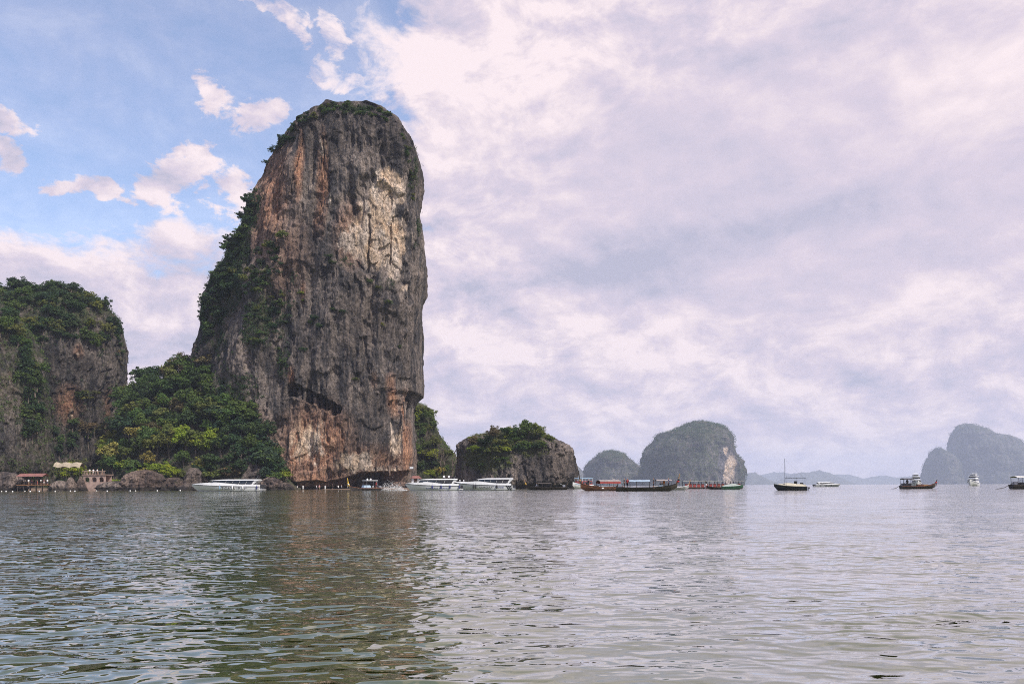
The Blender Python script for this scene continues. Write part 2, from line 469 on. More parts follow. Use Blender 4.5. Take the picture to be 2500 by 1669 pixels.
def loft(foot, zs, Xl, Xr, Yc, b, nu, front=0.72):
    """solid of stacked footprints: foot = closed list of (nx, ny), nx in -1..1 left to right, ny = -1 nearest the viewer"""
    Pf = np.array(foot, float)
    k = len(Pf)
    tt = np.linspace(0, k, 4000, endpoint=False)
    i = np.floor(tt).astype(int); f = (tt - i)[:, None]
    p0, p1, p2, p3 = Pf[(i - 1) % k], Pf[i % k], Pf[(i + 1) % k], Pf[(i + 2) % k]
    C = 0.5 * ((2 * p1) + (-p0 + p2) * f + (2 * p0 - 5 * p1 + 4 * p2 - p3) * f * f + (-p0 + 3 * p1 - 3 * p2 + p3) * f ** 3)
    C[:, 0] = (C[:, 0] - C[:, 0].min()) / (C[:, 0].max() - C[:, 0].min()) * 2 - 1
    d = np.linalg.norm(np.roll(C, -1, 0) - C, axis=1) * np.where(C[:, 1] < 0.25, 1.0, 0.30)
    s = np.concatenate([[0], np.cumsum(d)]); s /= s[-1]
    q = np.linspace(0, 1, nu, endpoint=False)
    nx = np.interp(q, s, np.append(C[:, 0], C[0, 0])); ny = np.interp(q, s, np.append(C[:, 1], C[0, 1]))
    Xl, Xr, Yc, b = (np.asarray(a, float)[:, None] for a in (Xl, Xr, Yc, b))
    X = Xl + (Xr - Xl) * (nx[None] + 1) / 2
    Y = Yc + b * ny[None]
    Z = np.asarray(zs, float)[:, None] + 0 * X
    tx = np.roll(X, -1, 1) - np.roll(X, 1, 1); ty = np.roll(Y, -1, 1) - np.roll(Y, 1, 1)
    l = np.hypot(tx, ty) + 1e-9
    NX, NY = ty / l, -tx / l
    if ((X - X.mean(1, keepdims=True)) * NX + (Y - Y.mean(1, keepdims=True)) * NY).mean() < 0:
        NX, NY = -NX, -NY
    return X, Y, Z, NX, NY
def grid_mesh(name, X, Y, Z, m, cap=True):
    nz, nu = X.shape
    V = np.stack([X, Y, Z], -1).reshape(-1, 3)
    i = np.arange(nz - 1)[:, None] * nu; j = np.arange(nu)[None, :]; j2 = (j + 1) % nu
    Q = np.stack([i + j, i + j2, i + nu + j2, i + nu + j], -1).reshape(-1, 4)
    # orientation: outward
    me = mesh_np(name, V, Q, [m], smooth=False)
    return me
def profile(pts):
    p = np.array(sorted(pts, key=lambda a: a[1]), float)      # (px, py) by py
    return lambda py: np.interp(py, p[:, 1], p[:, 0])
def sol_levels(zs, fn, Y):
    """photo column of a silhouette at height z seen at distance Y"""
    out = []
    for z, y in zip(zs, Y):
        px = fn(HZ0 - (z - H) / y * F)
        px = fn(HZ(px) - (z - H) / y * F)
        out.append(float(px))
    return np.array(out)
def relief(X, Y, Z, amp=1.0, sc=1.0, seed=0.0):
    x, y, z = X / sc + seed, Y / sc + seed * 0.7, Z / sc
    d = 2.6 * fbm(x / 26, y / 26, z / 34, 3)
    d += 1.5 * fbm(x / 9, y / 9, z / 16, 3)
    fl = ridged(x / 5.5 + 0.25 * fbm(x / 12, y / 12, z / 12, 2), y / 5.5, z / 55, 3)
    d += 0.85 * (fl - 0.6)
    d += 1.3 * (ridged(x / 13 + 0.3 * fbm(x / 15, y / 15, z / 20, 2), y / 13, z / 90, 2) - 0.5)
    # ledges broken by the joints, and weathered pockets
    led = fbm(x / 10, y / 10, z / 11.0, 3)
    d += 0.7 * sstep(-0.06, 0.10, led)
    d -= 1.0 * sstep(0.20, 0.42, fbm(x / 3.4, y / 3.4, z / 8.5, 3))
    d += 0.55 * fbm(x / 2.6, y / 2.6, z / 5.0, 3)
    d += 0.30 * ridged(x / 1.3, y / 1.3, z / 2.2, 2)
    return d * amp
def ell(px, py, cx, cy, rx, ry, tilt=0.0):
    a, b = px - cx, py - cy
    ct, s_ = math.cos(tilt), math.sin(tilt)
    return np.clip(1.25 - np.sqrt(((a * ct + b * s_) / rx) ** 2 + ((b * ct - a * s_) / ry) ** 2), 0, 1)
def seg(px, py, a, b):
    ax, ay = a; bx, by = b
    t = np.clip(((px - ax) * (bx - ax) + (py - ay) * (by - ay)) / ((bx - ax) ** 2 + (by - ay) ** 2), 0, 1)
    return np.hypot(px - ax - t * (bx - ax), py - ay - t * (by - ay)), t

ISL = {}
# ---- the tall tower
def build_tower():
    L = profile([(838, 243), (800, 252), (760, 278), (724, 292), (706, 330), (655, 368), (634, 388), (628, 415), (606, 455), (592, 485), (578, 540), (556, 576), (538, 622),
                 (516, 664), (498, 708), (492, 722), (488, 785), (480, 822), (466, 870), (452, 950), (440, 1050), (436, 1200)])
    Rr = profile([(842, 243), (905, 255), (945, 270), (968, 296), (980, 326), (999, 350), (1007, 392), (1013, 486), (1024, 528), (1033, 605), (1034, 670), (1024, 722), (1023, 790), (1025, 895), (1024, 957),
                  (1012, 966), (1004, 992), (1001, 1036), (1000, 1103), (995, 1134), (990, 1200)])
    zt = 131.2
    zs = np.concatenate([np.linspace(-1.5, 12, 90), np.linspace(12, zt - 12, 330)[1:], zt - 12 + 12 * np.sin(np.linspace(0, math.pi / 2, 60))[1:]])
    t = np.clip(zs / zt, 0, 1)
    front = 262 + 4 * t + 3.0 * sstep(0.9, 1.0, t)
    b = 34 - 19 * t ** 0.8
    b = b * (1 - 0.55 * sstep(0.93, 1.0, t) ** 2)
    Yc = front + b
    YL = Yc + 0.1 * b; YR = Yc - 0.4 * b
    xl = sol_levels(zs, L, YL); xr = sol_levels(zs, Rr, YR)
    Xl = (xl - 1250) / F * YL; Xr = (xr - 1250) / F * YR
    Xr = np.maximum(Xr, Xl + 0.6)
    foot = [(-1, .15), (-.78, -.35), (-.42, -.82), (-.1, -.98), (.3, -1.0), (.66, -.98), (.88, -.86), (1, -.35), (.97, .3), (.7, .85), (.1, 1.0), (-.55, .85)]
    X, Y, Z, NX, NY = loft(foot, zs, Xl, Xr, Yc, b, 560)
    px, py = to_px(X, Y, Z)
    fr = sstep(0.0, -0.35, NY)
    d = relief(X, Y, Z)
    capf = 1 - 0.75 * sstep(0.94, 1.0, Z / zt)
    sil = 1 - 0.65 * sstep(0.45, 0.05, np.abs(NY))
    d = d * capf * sil - 1.0 * sil - (3.2 - 2.6 * sstep(85, 35, Z)) * sstep(-0.3, -0.8, NX) + 1.8 * sstep(0.3, 0.8, NX) * sstep(92, 112, Z) + 3.6 * sstep(-0.1, -0.6, NX) * sstep(116, 126, Z)
    # ---- openings in the cliff (metres inward)
    inn = np.zeros_like(d)
    wob = 7 * fbm(X / 4.0, Y / 4.0, Z / 8.0, 3)
    dd, tt = seg(px + wob, py + wob * 0.6, (716, 946), (822, 996))
    cav = sstep(1.0, 0.55, dd / (19 - 4 * tt) + 0.55 * fbm(X / 1.5, Y / 1.5, Z / 9.0, 2))
    curtain = sstep(-0.22, 0.10, fbm(X / 1.15, Y / 1.15, Z / 14.0, 2))
    inn += 7.0 * cav * (0.25 + 0.75 * curtain) * fr
    thr = np.interp(px, [600, 690, 815, 850, 880, 930, 1000], [1172, 1172, 1168, 1160, 1151, 1147, 1146]) + 0.5 * wob
    dep = np.interp(px, [600, 680, 700, 830, 880, 990, 1000], [0, 0, 2.5, 4, 11, 12, 8])
    inn += dep * sstep(-1.5, 3.5, py - thr) * fr
    dd, tt = seg(px + 0.3 * wob, py, (1002, 958), (993, 1030))
    inn += 6 * sstep(1.0, 0.4, dd / (8 + 0 * tt))
    dd, tt = seg(px + 0.3 * wob, py, (980, 1004), (981, 1030))
    inn += 3 * sstep(1.0, 0.4, dd / 5) * fr
    # lower wall under the cave bulges in flutes like a curtain
    cur = ell(px, py, 770, 1085, 95, 105)
    d = d + cur * 0.7 * (ridged(X / 2.4, Y / 2.4, Z / 70, 2) - 0.4)
    # scar of the cream face: sunk with broken rim and slabs
    scar = ell(px, py, 925, 555, 82, 140, -0.1)
    scar = sstep(0.25, 0.5, scar + 0.35 * fbm(X / 6, Y / 6, Z / 9, 3))
    bl = np.floor(3.2 * fbm(X / 8 + 3, Y / 8, Z / 15, 2) + 0.5)
    d = d * (1 - 0.5 * scar * fr) - scar * fr * (1.3 - 0.65 * bl)
    # deep vertical joints in the upper face
    for (x0, y0, x1, y1, w, dp) in ((905, 520, 898, 660, 3.0, 2.2), (958, 540, 950, 640, 2.5, 1.8), (742, 300, 722, 470, 3.0, 1.6), (792, 330, 806, 470, 4.0, 1.4), (690, 470, 676, 560, 4, 1.5)):
        dd, tt = seg(px + 1.7 * wob, py, (x0, y0), (x1, y1))
        inn += 0.7 * dp * sstep(1.0, 0.2, dd / w) * fr
    d = d - inn
    X2, Y2 = X + NX * d, Y + NY * d
    Z2 = Z + 0.5 * fbm(X / 3, Y / 3, Z / 3, 2) * sstep(1.0, 4.0, Z)
    # close the crown
    X2[-1] = X2[-1].mean(); Y2[-1] = Y2[-1].mean()
    me = grid_mesh('limestone_tower', X2, Y2, Z2, ROCK)
    # ---- stains that belong to the rock
    org = np.zeros_like(px)
    for a in ((790, 440, 16, 120, .02, 1.), (735, 400, 10, 90, .05, .8), (648, 455, 12, 35, 0, 1.), (690, 460, 11, 22, 0, 1.), (642, 535, 8, 28, .1, .9), (775, 535, 10, 40, .1, .6), (740, 700, 8, 30, .05, .55),
              (770, 1080, 95, 100, 0, .9), (715, 918, 10, 28, 0, .8), (775, 1160, 90, 30, 0, .7), (985, 1010, 14, 60, .1, .75), (960, 975, 14, 40, 0, .8), (990, 1090, 14, 80, 0, .9), (880, 1120, 130, 40, 0, .55),
              (860, 570, 40, 80, 0, .6), (620, 1050, 50, 60, 0, .25), (655, 480, 60, 150, .1, .68), (700, 620, 60, 120, .1, .3), (955, 930, 14, 24, 0, .55), (915, 925, 8, 20, 0, .45), (720, 1115, 14, 60, 0, .8)):
        org = np.maximum(org, ell(px, py, *a[:5]) * a[5])
    crm = np.zeros_like(px)
    for a in ((945, 468, 48, 74, 0, .9), (922, 578, 90, 92, -.1, 1.), (965, 640, 28, 50, -.2, .95), (860, 590, 45, 50, 0, .7), (895, 500, 30, 30, 0, .6), (760, 1075, 80, 100, 0, .54), (870, 1125, 70, 32, 0, .8),
              (960, 1080, 30, 70, 0, .5), (790, 350, 22, 60, .1, .45), (810, 480, 8, 40, 0, .5), (990, 700, 20, 18, 0, .55), (930, 1145, 60, 14, 0, .6), (760, 450, 14, 90, .1, .4), (845, 440, 30, 60, 0, .25)):
        crm = np.maximum(crm, ell(px, py, *a[:5]) * a[5])
    mos = np.zeros_like(px)
    for a in ((560, 640, 60, 260, .25, .85), (640, 780, 70, 130, .15, .7), (530, 820, 70, 120, 0, .55), (690, 770, 80, 160, .2, .5), (940, 690, 70, 35, 0, .5), (840, 640, 40, 40, 0, .5), (870, 760, 150, 120, 0, .25),
              (560, 950, 120, 110, 0, .6), (690, 880, 30, 70, 0, .6), (640, 660, 60, 60, 0, .6), (870, 262, 90, 18, .15, .7), (1000, 420, 14, 110, 0, .55), (1020, 560, 12, 120, 0, .45), (660, 540, 90, 160, .2, .2)):
        mos = np.maximum(mos, ell(px, py, *a[:5]) * a[5])
    set_attr(me, 'patch', np.stack([org, crm, mos], -1).reshape(-1, 3))
    o = link('limestone_tower', me)
    tag(o, 'tall limestone tower streaked orange with a cream scar high on its face', 'rock tower')
    ISL['tower'] = o
    # ---- dripstones hanging in the cliff openings
    sm = ROCK
    lst = [(712, 944, 24, .55), (722, 947, 16, .4), (733, 938, 40, .32), (741, 938, 30, .5), (758, 950, 26, .8), (769, 955, 40, .7), (780, 962, 34, .9), (789, 975, 30, .45), (799, 972, 40, .6), (806, 980, 22, .8), (815, 980, 34, .5),
           (824, 985, 30, .6), (748, 944, 14, .7), (918, 1142, 8, .5), (936, 1140, 12, .4), (952, 1140, 18, .8), (968, 1140, 9, .5), (984, 1026, 16, .5), (990, 985, 50, .8), (890, 1148, 8, .6), (905, 1143, 12, .35), (861, 1154, 8, .5)]
    for (sx, sy, ln, w) in lst:
        Y_ = 264.5 if sy > 1100 else (266.5 if sx < 900 else 268)
        p = P(sx, sy, Y_)
        hgt = ln / F * Y_
        nseg, rows = 7, 6
        VV, FF = [], []
        for r_ in range(rows):
            tz = r_ / (rows - 1)
            rad = w * (1 - 0.82 * tz) * (0.85 + 0.3 * random.random())
            for k in range(nseg):
                a = 2 * math.pi * k / nseg
                rr = rad * (0.8 + 0.4 * random.random())
                VV.append((rr * math.cos(a) + 0.15 * math.sin(3 * tz + sx), rr * math.sin(a), 1.0 - (hgt + 1.0) * tz))
        for r_ in range(rows - 1):
            for k in range(nseg):
                FF.append((r_ * nseg + k, (r_ + 1) * nseg + k, (r_ + 1) * nseg + (k + 1) % nseg, r_ * nseg + (k + 1) % nseg))
        sme = mesh_np('dripstone', VV, FF, [sm])
        set_attr(sme, 'patch', np.tile(np.array([[0.15, 0.3, 0.0]]), (len(VV), 1)))
        so = link('dripstone', sme, o)
        so.location = p
    return o
build_tower()

# ---- other karst islands
KFAR = 1.45
ELL = [(-1, 0), (-.9, -.45), (-.62, -.8), (-.25, -.97), (.15, -1), (.55, -.9), (.86, -.55), (1, 0), (.88, .5), (.5, .9), (0, 1), (-.55, .88)]
def karst(key, name, L, Rr, zt, Y0, b0, b1, nu, nz, label, cat='island', amp=1.0, sc=1.0, seed=0.0, mo=None, org=(), crm=(), base_in=0.0, rock=None, foot=ELL, mossy=0.35, top_dome=0.25, lump=0.0):
    if rock is ROCK_FAR:
        zt, Y0, b0, b1, sc, amp, lump = (v * KFAR for v in (zt, Y0, b0, b1, sc, amp, lump * 1.5))
    L, Rr = profile(L), profile(Rr)
    ztd = zt * (1 - top_dome)
    zs = np.concatenate([np.linspace(-1.5, ztd, int(nz * .72)), ztd + (zt - ztd) * np.sin(np.linspace(0, math.pi / 2, nz - int(nz * .72) + 1))[1:]])
    t = np.clip(zs / zt, 0, 1)
    b = b0 + (b1 - b0) * t
    b = b * np.sqrt(np.clip(1 - 0.85 * sstep(1 - top_dome, 1.0, t) ** 2, 0.05, 1))
    Yc = Y0 + b0 + 0 * t
    xl = sol_levels(zs, L, Yc); xr = sol_levels(zs, Rr, Yc)
    Xl = (xl - 1250) / F * Yc; Xr = np.maximum((xr - 1250) / F * Yc, (xl - 1250) / F * Yc + 0.3)
    X, Y, Z, NX, NY = loft(foot, zs, Xl, Xr, Yc, b, nu)
    px, py = to_px(X, Y, Z)
    d = relief(X, Y, Z, amp, sc, seed) * (1 - 0.7 * sstep(0.9, 1, Z / zt)) * (1 - 0.4 * sstep(0.35, 0, np.abs(NY))) - 0.6 * amp
    if lump:
        d = d + lump * (1.3 * fbm(X / (5 * lump), Y / (5 * lump), Z / (5 * lump), 3) + 0.5 * np.abs(fbm(X / (2.2 * lump), Y / (2.2 * lump), Z / (2.2 * lump), 2)))
    if base_in:
        d = d - base_in * sstep(0.13 * zt, 0.02 * zt, Z + 1.0 * fbm(X / 5, Y / 5, Z / 5, 2)) * sstep(0.2, -0.3, NY)
    X2, Y2 = X + NX * d, Y + NY * d
    Z2 = Z + 0.5 * amp * fbm(X / 3 / sc, Y / 3 / sc, Z / 3 / sc, 2) * sstep(1, 4, Z)
    X2[-1] = X2[-1].mean(); Y2[-1] = Y2[-1].mean()
    me = grid_mesh(name, X2, Y2, Z2, rock or ROCK)
    o_ = np.zeros_like(px); c_ = np.zeros_like(px); m_ = np.full_like(px, mossy)
    m_ = np.maximum(m_, 0.9 * sstep(0.72, 0.95, Z / zt))
    for a in org: o_ = np.maximum(o_, ell(px, py, *a[:5]) * a[5])
    for a in crm: c_ = np.maximum(c_, ell(px, py, *a[:5]) * a[5])
    for a in (mo or ()): m_ = np.clip(np.maximum(m_, ell(px, py, *a[:5]) * a[5]) if a[5] > 0 else m_ + ell(px, py, *a[:5]) * a[5], 0, 1)
    set_attr(me, 'patch', np.stack([o_, c_, m_], -1).reshape(-1, 3))
    o = link(name, me)
    tag(o, label, cat)
    ISL[key] = o
    return o
karst('A', 'limestone_headland', [(-60, 735), (-200, 790), (-260, 900), (-280, 1200)], [(-10, 735), (20, 748), (50, 776), (64, 835), (88, 872), (100, 912), (102, 1033), (104, 1120), (100, 1200)],
      60.0, 252, 22, 14, 220, 200, 'mossy limestone headland at the left edge behind the red roofed landing', seed=13.0, mo=[(60, 900, 40, 180, 0, .75), (40, 780, 70, 50, 0, .9), (20, 1060, 60, 60, 0, -.2)], base_in=4.0, mossy=0.6, rock=ROCK_DARK)
karst('B', 'limestone_dome', [(60, 676), (0, 690), (-120, 740), (-200, 860), (-230, 1200)], [(110, 676), (160, 684), (205, 706), (245, 735), (276, 760), (286, 800), (296, 842), (297, 872), (291, 906), (272, 980), (262, 1030), (255, 1200)],
      79.0, 284, 34, 24, 300, 260, 'round topped limestone hill between the headland and the wooded slope', seed=29.0, org=[(165, 980, 35, 50, 0, .7), (190, 850, 14, 20, 0, .5), (262, 1000, 12, 60, 0, .5)], crm=[(170, 1000, 12, 30, 0, .5), (190, 855, 8, 14, 0, .5)],
      mo=[(150, 760, 150, 70, 0, .85), (250, 800, 50, 60, 0, .6), (200, 950, 40, 14, 0, .7), (190, 880, 70, 70, 0, -.1)], mossy=0.44, rock=ROCK_DARK)
karst('C', 'overgrown_crag', [(1000, 975), (985, 985), (960, 1020), (950, 1200)], [(1012, 975), (1035, 988), (1052, 1000), (1057, 1030), (1068, 1052), (1084, 1085), (1108, 1108), (1122, 1125), (1128, 1200)],
      36.5, 318, 18, 12, 150, 110, 'overgrown crag just behind the right foot of the tall tower', seed=41.0, mossy=0.75)
karst('D', 'limestone_rock', [(1200, 1056), (1150, 1066), (1124, 1078), (1117, 1086), (1115, 1110), (1120, 1150), (1128, 1200)], [(1250, 1046), (1300, 1050), (1345, 1066), (1366, 1078), (1385, 1088), (1394, 1104), (1399, 1138), (1402, 1160), (1396, 1200)],
      21.0, 268, 17, 12, 300, 190, 'grey limestone islet topped with bushes right of the tall tower', seed=53.0, sc=0.62, amp=0.8, mo=[(1250, 1075, 140, 40, 0, .8), (1190, 1116, 90, 60, 0, .95), (1290, 1100, 80, 30, 0, .75), (1330, 1160, 60, 40, 0, -.25)], crm=[(1330, 1150, 40, 30, 0, .25)], base_in=2.2, mossy=0.32, top_dome=0.35)
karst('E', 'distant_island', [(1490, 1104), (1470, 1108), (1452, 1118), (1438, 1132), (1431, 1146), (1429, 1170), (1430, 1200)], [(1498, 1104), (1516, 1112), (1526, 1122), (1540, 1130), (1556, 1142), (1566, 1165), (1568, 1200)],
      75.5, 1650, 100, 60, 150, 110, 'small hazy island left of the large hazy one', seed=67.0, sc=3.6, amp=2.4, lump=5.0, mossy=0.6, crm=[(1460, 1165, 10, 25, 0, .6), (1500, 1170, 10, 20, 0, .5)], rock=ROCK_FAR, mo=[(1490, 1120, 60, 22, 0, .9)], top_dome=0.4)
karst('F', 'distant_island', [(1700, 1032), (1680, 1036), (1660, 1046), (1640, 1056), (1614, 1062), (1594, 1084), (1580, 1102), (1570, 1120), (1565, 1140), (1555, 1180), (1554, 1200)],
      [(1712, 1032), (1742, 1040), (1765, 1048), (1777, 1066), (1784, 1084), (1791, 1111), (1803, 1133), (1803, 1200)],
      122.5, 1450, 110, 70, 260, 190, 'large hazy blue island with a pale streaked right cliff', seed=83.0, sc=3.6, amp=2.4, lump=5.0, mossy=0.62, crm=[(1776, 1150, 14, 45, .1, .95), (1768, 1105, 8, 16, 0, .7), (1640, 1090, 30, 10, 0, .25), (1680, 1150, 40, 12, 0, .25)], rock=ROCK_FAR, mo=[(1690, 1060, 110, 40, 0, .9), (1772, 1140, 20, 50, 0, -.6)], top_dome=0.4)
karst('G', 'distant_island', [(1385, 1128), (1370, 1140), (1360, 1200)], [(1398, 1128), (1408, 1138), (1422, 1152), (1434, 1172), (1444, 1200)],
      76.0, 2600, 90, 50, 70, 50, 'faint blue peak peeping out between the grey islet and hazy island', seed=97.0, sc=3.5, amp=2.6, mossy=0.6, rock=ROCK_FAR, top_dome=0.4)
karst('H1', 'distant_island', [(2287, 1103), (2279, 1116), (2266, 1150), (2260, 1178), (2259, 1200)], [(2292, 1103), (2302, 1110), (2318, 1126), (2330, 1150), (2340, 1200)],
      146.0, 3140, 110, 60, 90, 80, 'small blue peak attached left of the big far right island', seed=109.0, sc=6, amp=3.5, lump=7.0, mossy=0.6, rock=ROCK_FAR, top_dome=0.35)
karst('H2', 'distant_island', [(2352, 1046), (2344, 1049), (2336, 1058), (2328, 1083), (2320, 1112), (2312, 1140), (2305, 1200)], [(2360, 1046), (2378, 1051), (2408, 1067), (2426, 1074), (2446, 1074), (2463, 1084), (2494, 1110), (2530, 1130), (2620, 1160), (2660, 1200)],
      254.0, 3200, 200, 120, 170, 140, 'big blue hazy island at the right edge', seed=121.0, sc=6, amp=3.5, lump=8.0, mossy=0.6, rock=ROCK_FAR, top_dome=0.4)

# ---- far ridges on the horizon
def hills(name, pts, Y, depth, label):
    p = np.array(pts, float)
    xs = np.linspace(p[0, 0], p[-1, 0], 220)
    top = np.interp(xs, p[:, 0], p[:, 1])
    z = np.maximum((HZ(xs) - top) / F * Y, 0) + H
    z = z + 0.03 * Y / 100 * fbm(xs / 9, xs * 0 + Y, xs * 0, 4) * 1.2 * np.minimum(z / 20, 1)
    rows = np.linspace(-1, 1, 25)
    X = (xs[None] - 1250) / F * Y + 0 * rows[:, None]
    Yg = Y + depth * rows[:, None] + 0 * xs[None]
    X = X + 0.02 * depth * fbm(X / 90, Yg / 90, X * 0, 3)
    Zg = z[None] * (1 - rows[:, None] ** 2) ** 0.8 * (1 + 0.16 * fbm(X / 60, Yg / 60, X * 0, 4) * (np.abs(rows[:, None]) > 0.05)) - 1.0
    nr, nc = X.shape
    i = np.arange(nr - 1)[:, None] * nc; j = np.arange(nc - 1)[None]
    Q = np.stack([i + j, i + j + 1, i + nc + j + 1, i + nc + j], -1).reshape(-1, 4)
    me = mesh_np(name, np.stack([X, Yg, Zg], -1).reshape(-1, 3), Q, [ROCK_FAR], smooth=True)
    set_attr(me, 'patch', np.tile(np.array([[0, 0, 0.7]]), (nr * nc, 1)))
    tag(link(name, me), label, None, None, 'structure')
hills('hills', [(1800, 1182), (1815, 1166), (1826, 1160), (1835, 1158), (1846, 1163), (1862, 1173), (1885, 1182), (1900, 1188)], 7200, 360, 'low blue hill beside the large hazy island')
hills('hills', [(1895, 1188), (1925, 1170), (1947, 1160), (1980, 1160), (1992, 1156), (2001, 1155), (2012, 1159), (2029, 1167), (2045, 1180), (2056, 1188)], 8300, 450, 'blue ridge behind the mast boat')
hills('hills', [(1790, 1180), (1853, 1165), (1895, 1158), (1915, 1160), (1940, 1165), (1990, 1172), (2030, 1167), (2045, 1164), (2066, 1165), (2085, 1172), (2103, 1177), (2126, 1173), (2152, 1168), (2170, 1172), (2188, 1175), (2220, 1170), (2262, 1176), (2320, 1180), (2360, 1186)], 10400, 520, 'faint far ridge along the horizon')
print('rocks', time.time() - T0)

# ------------------------------------------------------------------ wooded slope, beach, boulders
EARTH, n_ = mat('dark_forest_floor')
g_ = n_.new('ShaderNodeNewGeometry').outputs['Position']
finish(n_, {'Base Color': n_.mix(n_.rng(n_.noise(g_, 0.6, 6, 0.7), 0.35, 0.65), (0.030, 0.034, 0.016, 1), (0.085, 0.066, 0.045, 1)), 'Roughness': 1.0}, (n_.noise(g_, 1.5, 5, 0.7), 0.6, 0.8))
def build_slope():
    cols = np.linspace(95, 735, 150); rows = np.linspace(0, 1, 70)
    crest = np.interp(cols, [95, 120, 200, 250, 285, 305, 345, 430, 490, 560, 620, 680, 735], [1176, 1165, 1140, 1110, 1060, 975, 925, 905, 890, 915, 985, 1130, 1186])
    Ys = 249.0
    Yr = np.interp(cols, [95, 300, 430, 520, 640, 735], [300, 308, 294, 282, 266, 261])[None]
    zr = np.maximum((HZ(cols) - crest) / F * Yr[0], 0.6)
    Yg = Ys + (Yr + 24 - Ys) * rows[:, None]
    t = np.clip((Yg - Ys) / (Yr - Ys), 0, 1)
    X = (cols[None] - 1250) / F * Yg
    Z = -1.2 + (zr[None] + 1.2) * (t ** 0.85) + 1.6 * fbm(X / 11, Yg / 11, X * 0, 4) * np.minimum(t * 8, 1)
    nr, nc = X.shape
    i = np.arange(nr - 1)[:, None] * nc; j = np.arange(nc - 1)[None]
    Q = np.stack([i + j, i + j + 1, i + nc + j + 1, i + nc + j], -1).reshape(-1, 4)
    o = link('terrain', mesh_np('terrain', np.stack([X, Yg, Z], -1).reshape(-1, 3), Q, [EARTH], smooth=True))
    tag(o, 'steep wooded slope at the left foot of the tall tower', None, None, 'structure')
    ISL['slope'] = o
build_slope()
SAND, n_ = mat('wet_brown_sand')
g_ = n_.new('ShaderNodeNewGeometry').outputs['Position']
finish(n_, {'Base Color': n_.mix(n_.rng(n_.noise(g_, 0.9, 6, 0.7), 0.35, 0.65), (0.14, 0.095, 0.07, 1), (0.24, 0.17, 0.125, 1)), 'Roughness': 0.8}, (n_.noise(g_, 4, 4, 0.7), 0.1, 0.5))
def build_beach(name, p0, p1, Y0, Y1, z1, label):
    cols = np.linspace(p0, p1, 90); rows = np.linspace(0, 1, 24)
    X = (cols[None] - 1250) / F * Y0 + 0 * rows[:, None]
    Yg = Y0 + (Y1 - Y0) * rows[:, None] + 0.9 * fbm(cols[None] / 14 + 0 * rows[:, None], X * 0 + 4, X * 0, 3)
    e = np.minimum((cols - p0) / 20, (p1 - cols) / 20).clip(0, 1)
    Z = -0.8 + (z1 + 0.8) * rows[:, None] ** 0.8 * e[None] + 0.06 * fbm(X / 2, Yg / 2, X * 0, 3)
    nr, nc = X.shape
    i = np.arange(nr - 1)[:, None] * nc; j = np.arange(nc - 1)[None]
    Q = np.stack([i + j, i + j + 1, i + nc + j + 1, i + nc + j], -1).reshape(-1, 4)
    o = link(name, mesh_np(name, np.stack([X, Yg, Z], -1).reshape(-1, 3), Q, [SAND], smooth=True))
    tag(o, label, None, None, 'structure')
    return o
build_beach('beach', 672, 1120, 252, 282, 1.3, 'narrow brown beach under the overhanging foot of the tower')
build_beach('shore', -120, 150, 246, 272, 0.9, 'low muddy shore under the headland')

def boulder(px0, px1, py0, Y, label, seed, depth=0.8, lean=0.0, org=0.1, mos=0.1, group=None, sub=44, pointy=0.0, basepy=None):
    wdt = (px1 - px0) / F * Y
    c = P((px0 + px1) / 2, basepy or 1190, Y)
    zt = PZ((px0 + px1) / 2, py0, Y)
    zb = -1.0 if basepy is None else c.z - 1.5
    hgt = zt - zb
    th = np.linspace(0, 2 * math.pi, sub, endpoint=False)[None]
    ph = np.linspace(0, 1, sub // 2 + 4)[:, None]
    rad = np.sqrt(np.clip(1 - ph ** (2.6 - 1.3 * pointy), 0.0004, 1)) * (1 - 0.25 * pointy * ph)
    X = rad * np.cos(th); Yv = rad * np.sin(th) * depth; Z = ph + 0 * th
    k = 1 + 0.55 * fbm(X * 1.5 + seed, Yv * 1.5, Z * 1.6 * hgt / wdt, 5, 0.6) + 0.20 * ridged(X * 2.6 + seed, Yv * 3.2, Z * 2, 3)
    X = X * k * wdt / 2 + lean * Z * wdt; Yv = Yv * k * wdt / 2
    Z = zb + Z * hgt + 0.05 * hgt * fbm(X + seed, Yv, Z, 2)
    nz, nu = X.shape
    me = grid_mesh('boulder', X, Yv, Z, ROCK)
    set_attr(me, 'patch', np.tile(np.array([[org * 0.4, 0.1, mos + 0.1]]), (nz * nu, 1)))
    o = link('boulder', me)
    o.location = (c.x, Y, 0)
    tag(o, label, 'boulder', group)
    ISL.setdefault('boulders', []).append(o)
    return o
boulder(308, 400, 1138, 248, 'large brown boulder with a rounded top between the terrace and speedboat', 1.0, 0.7, org=.35)
boulder(395, 452, 1157, 248, 'low brown boulder left of the standing stone by the speedboat', 2.0, 0.8, org=.3, mos=.35)
boulder(448, 492, 1134, 250, 'tall grey standing stone behind the bow of the first speedboat', 3.0, 0.8, lean=0.12)
boulder(430, 505, 1172, 247, 'dark low rock under the standing stone', 4.0, 0.7)
boulder(590, 650, 1108, 254, 'narrow grey rock pillar behind the stern of the first speedboat', 5.0, 0.8, lean=-0.05)
boulder(640, 692, 1158, 249, 'brown wedge shaped boulder between rock pillar and beach', 6.0, 0.8, org=.25, lean=-0.1)
boulder(682, 712, 1172, 247, 'small pale boulder at the left end of the beach', 7.0, 0.8, org=.2)
boulder(500, 600, 1176, 250, 'low dark rock shelf behind the first speedboat', 8.0, 0.6)
boulder(250, 315, 1165, 248, 'dark low boulder right of the arched terrace', 9.0, 0.7)
boulder(158, 190, 1154, 248, 'pointed pale rock left of the arched terrace', 10.0, 0.8, pointy=1.0, org=.3)
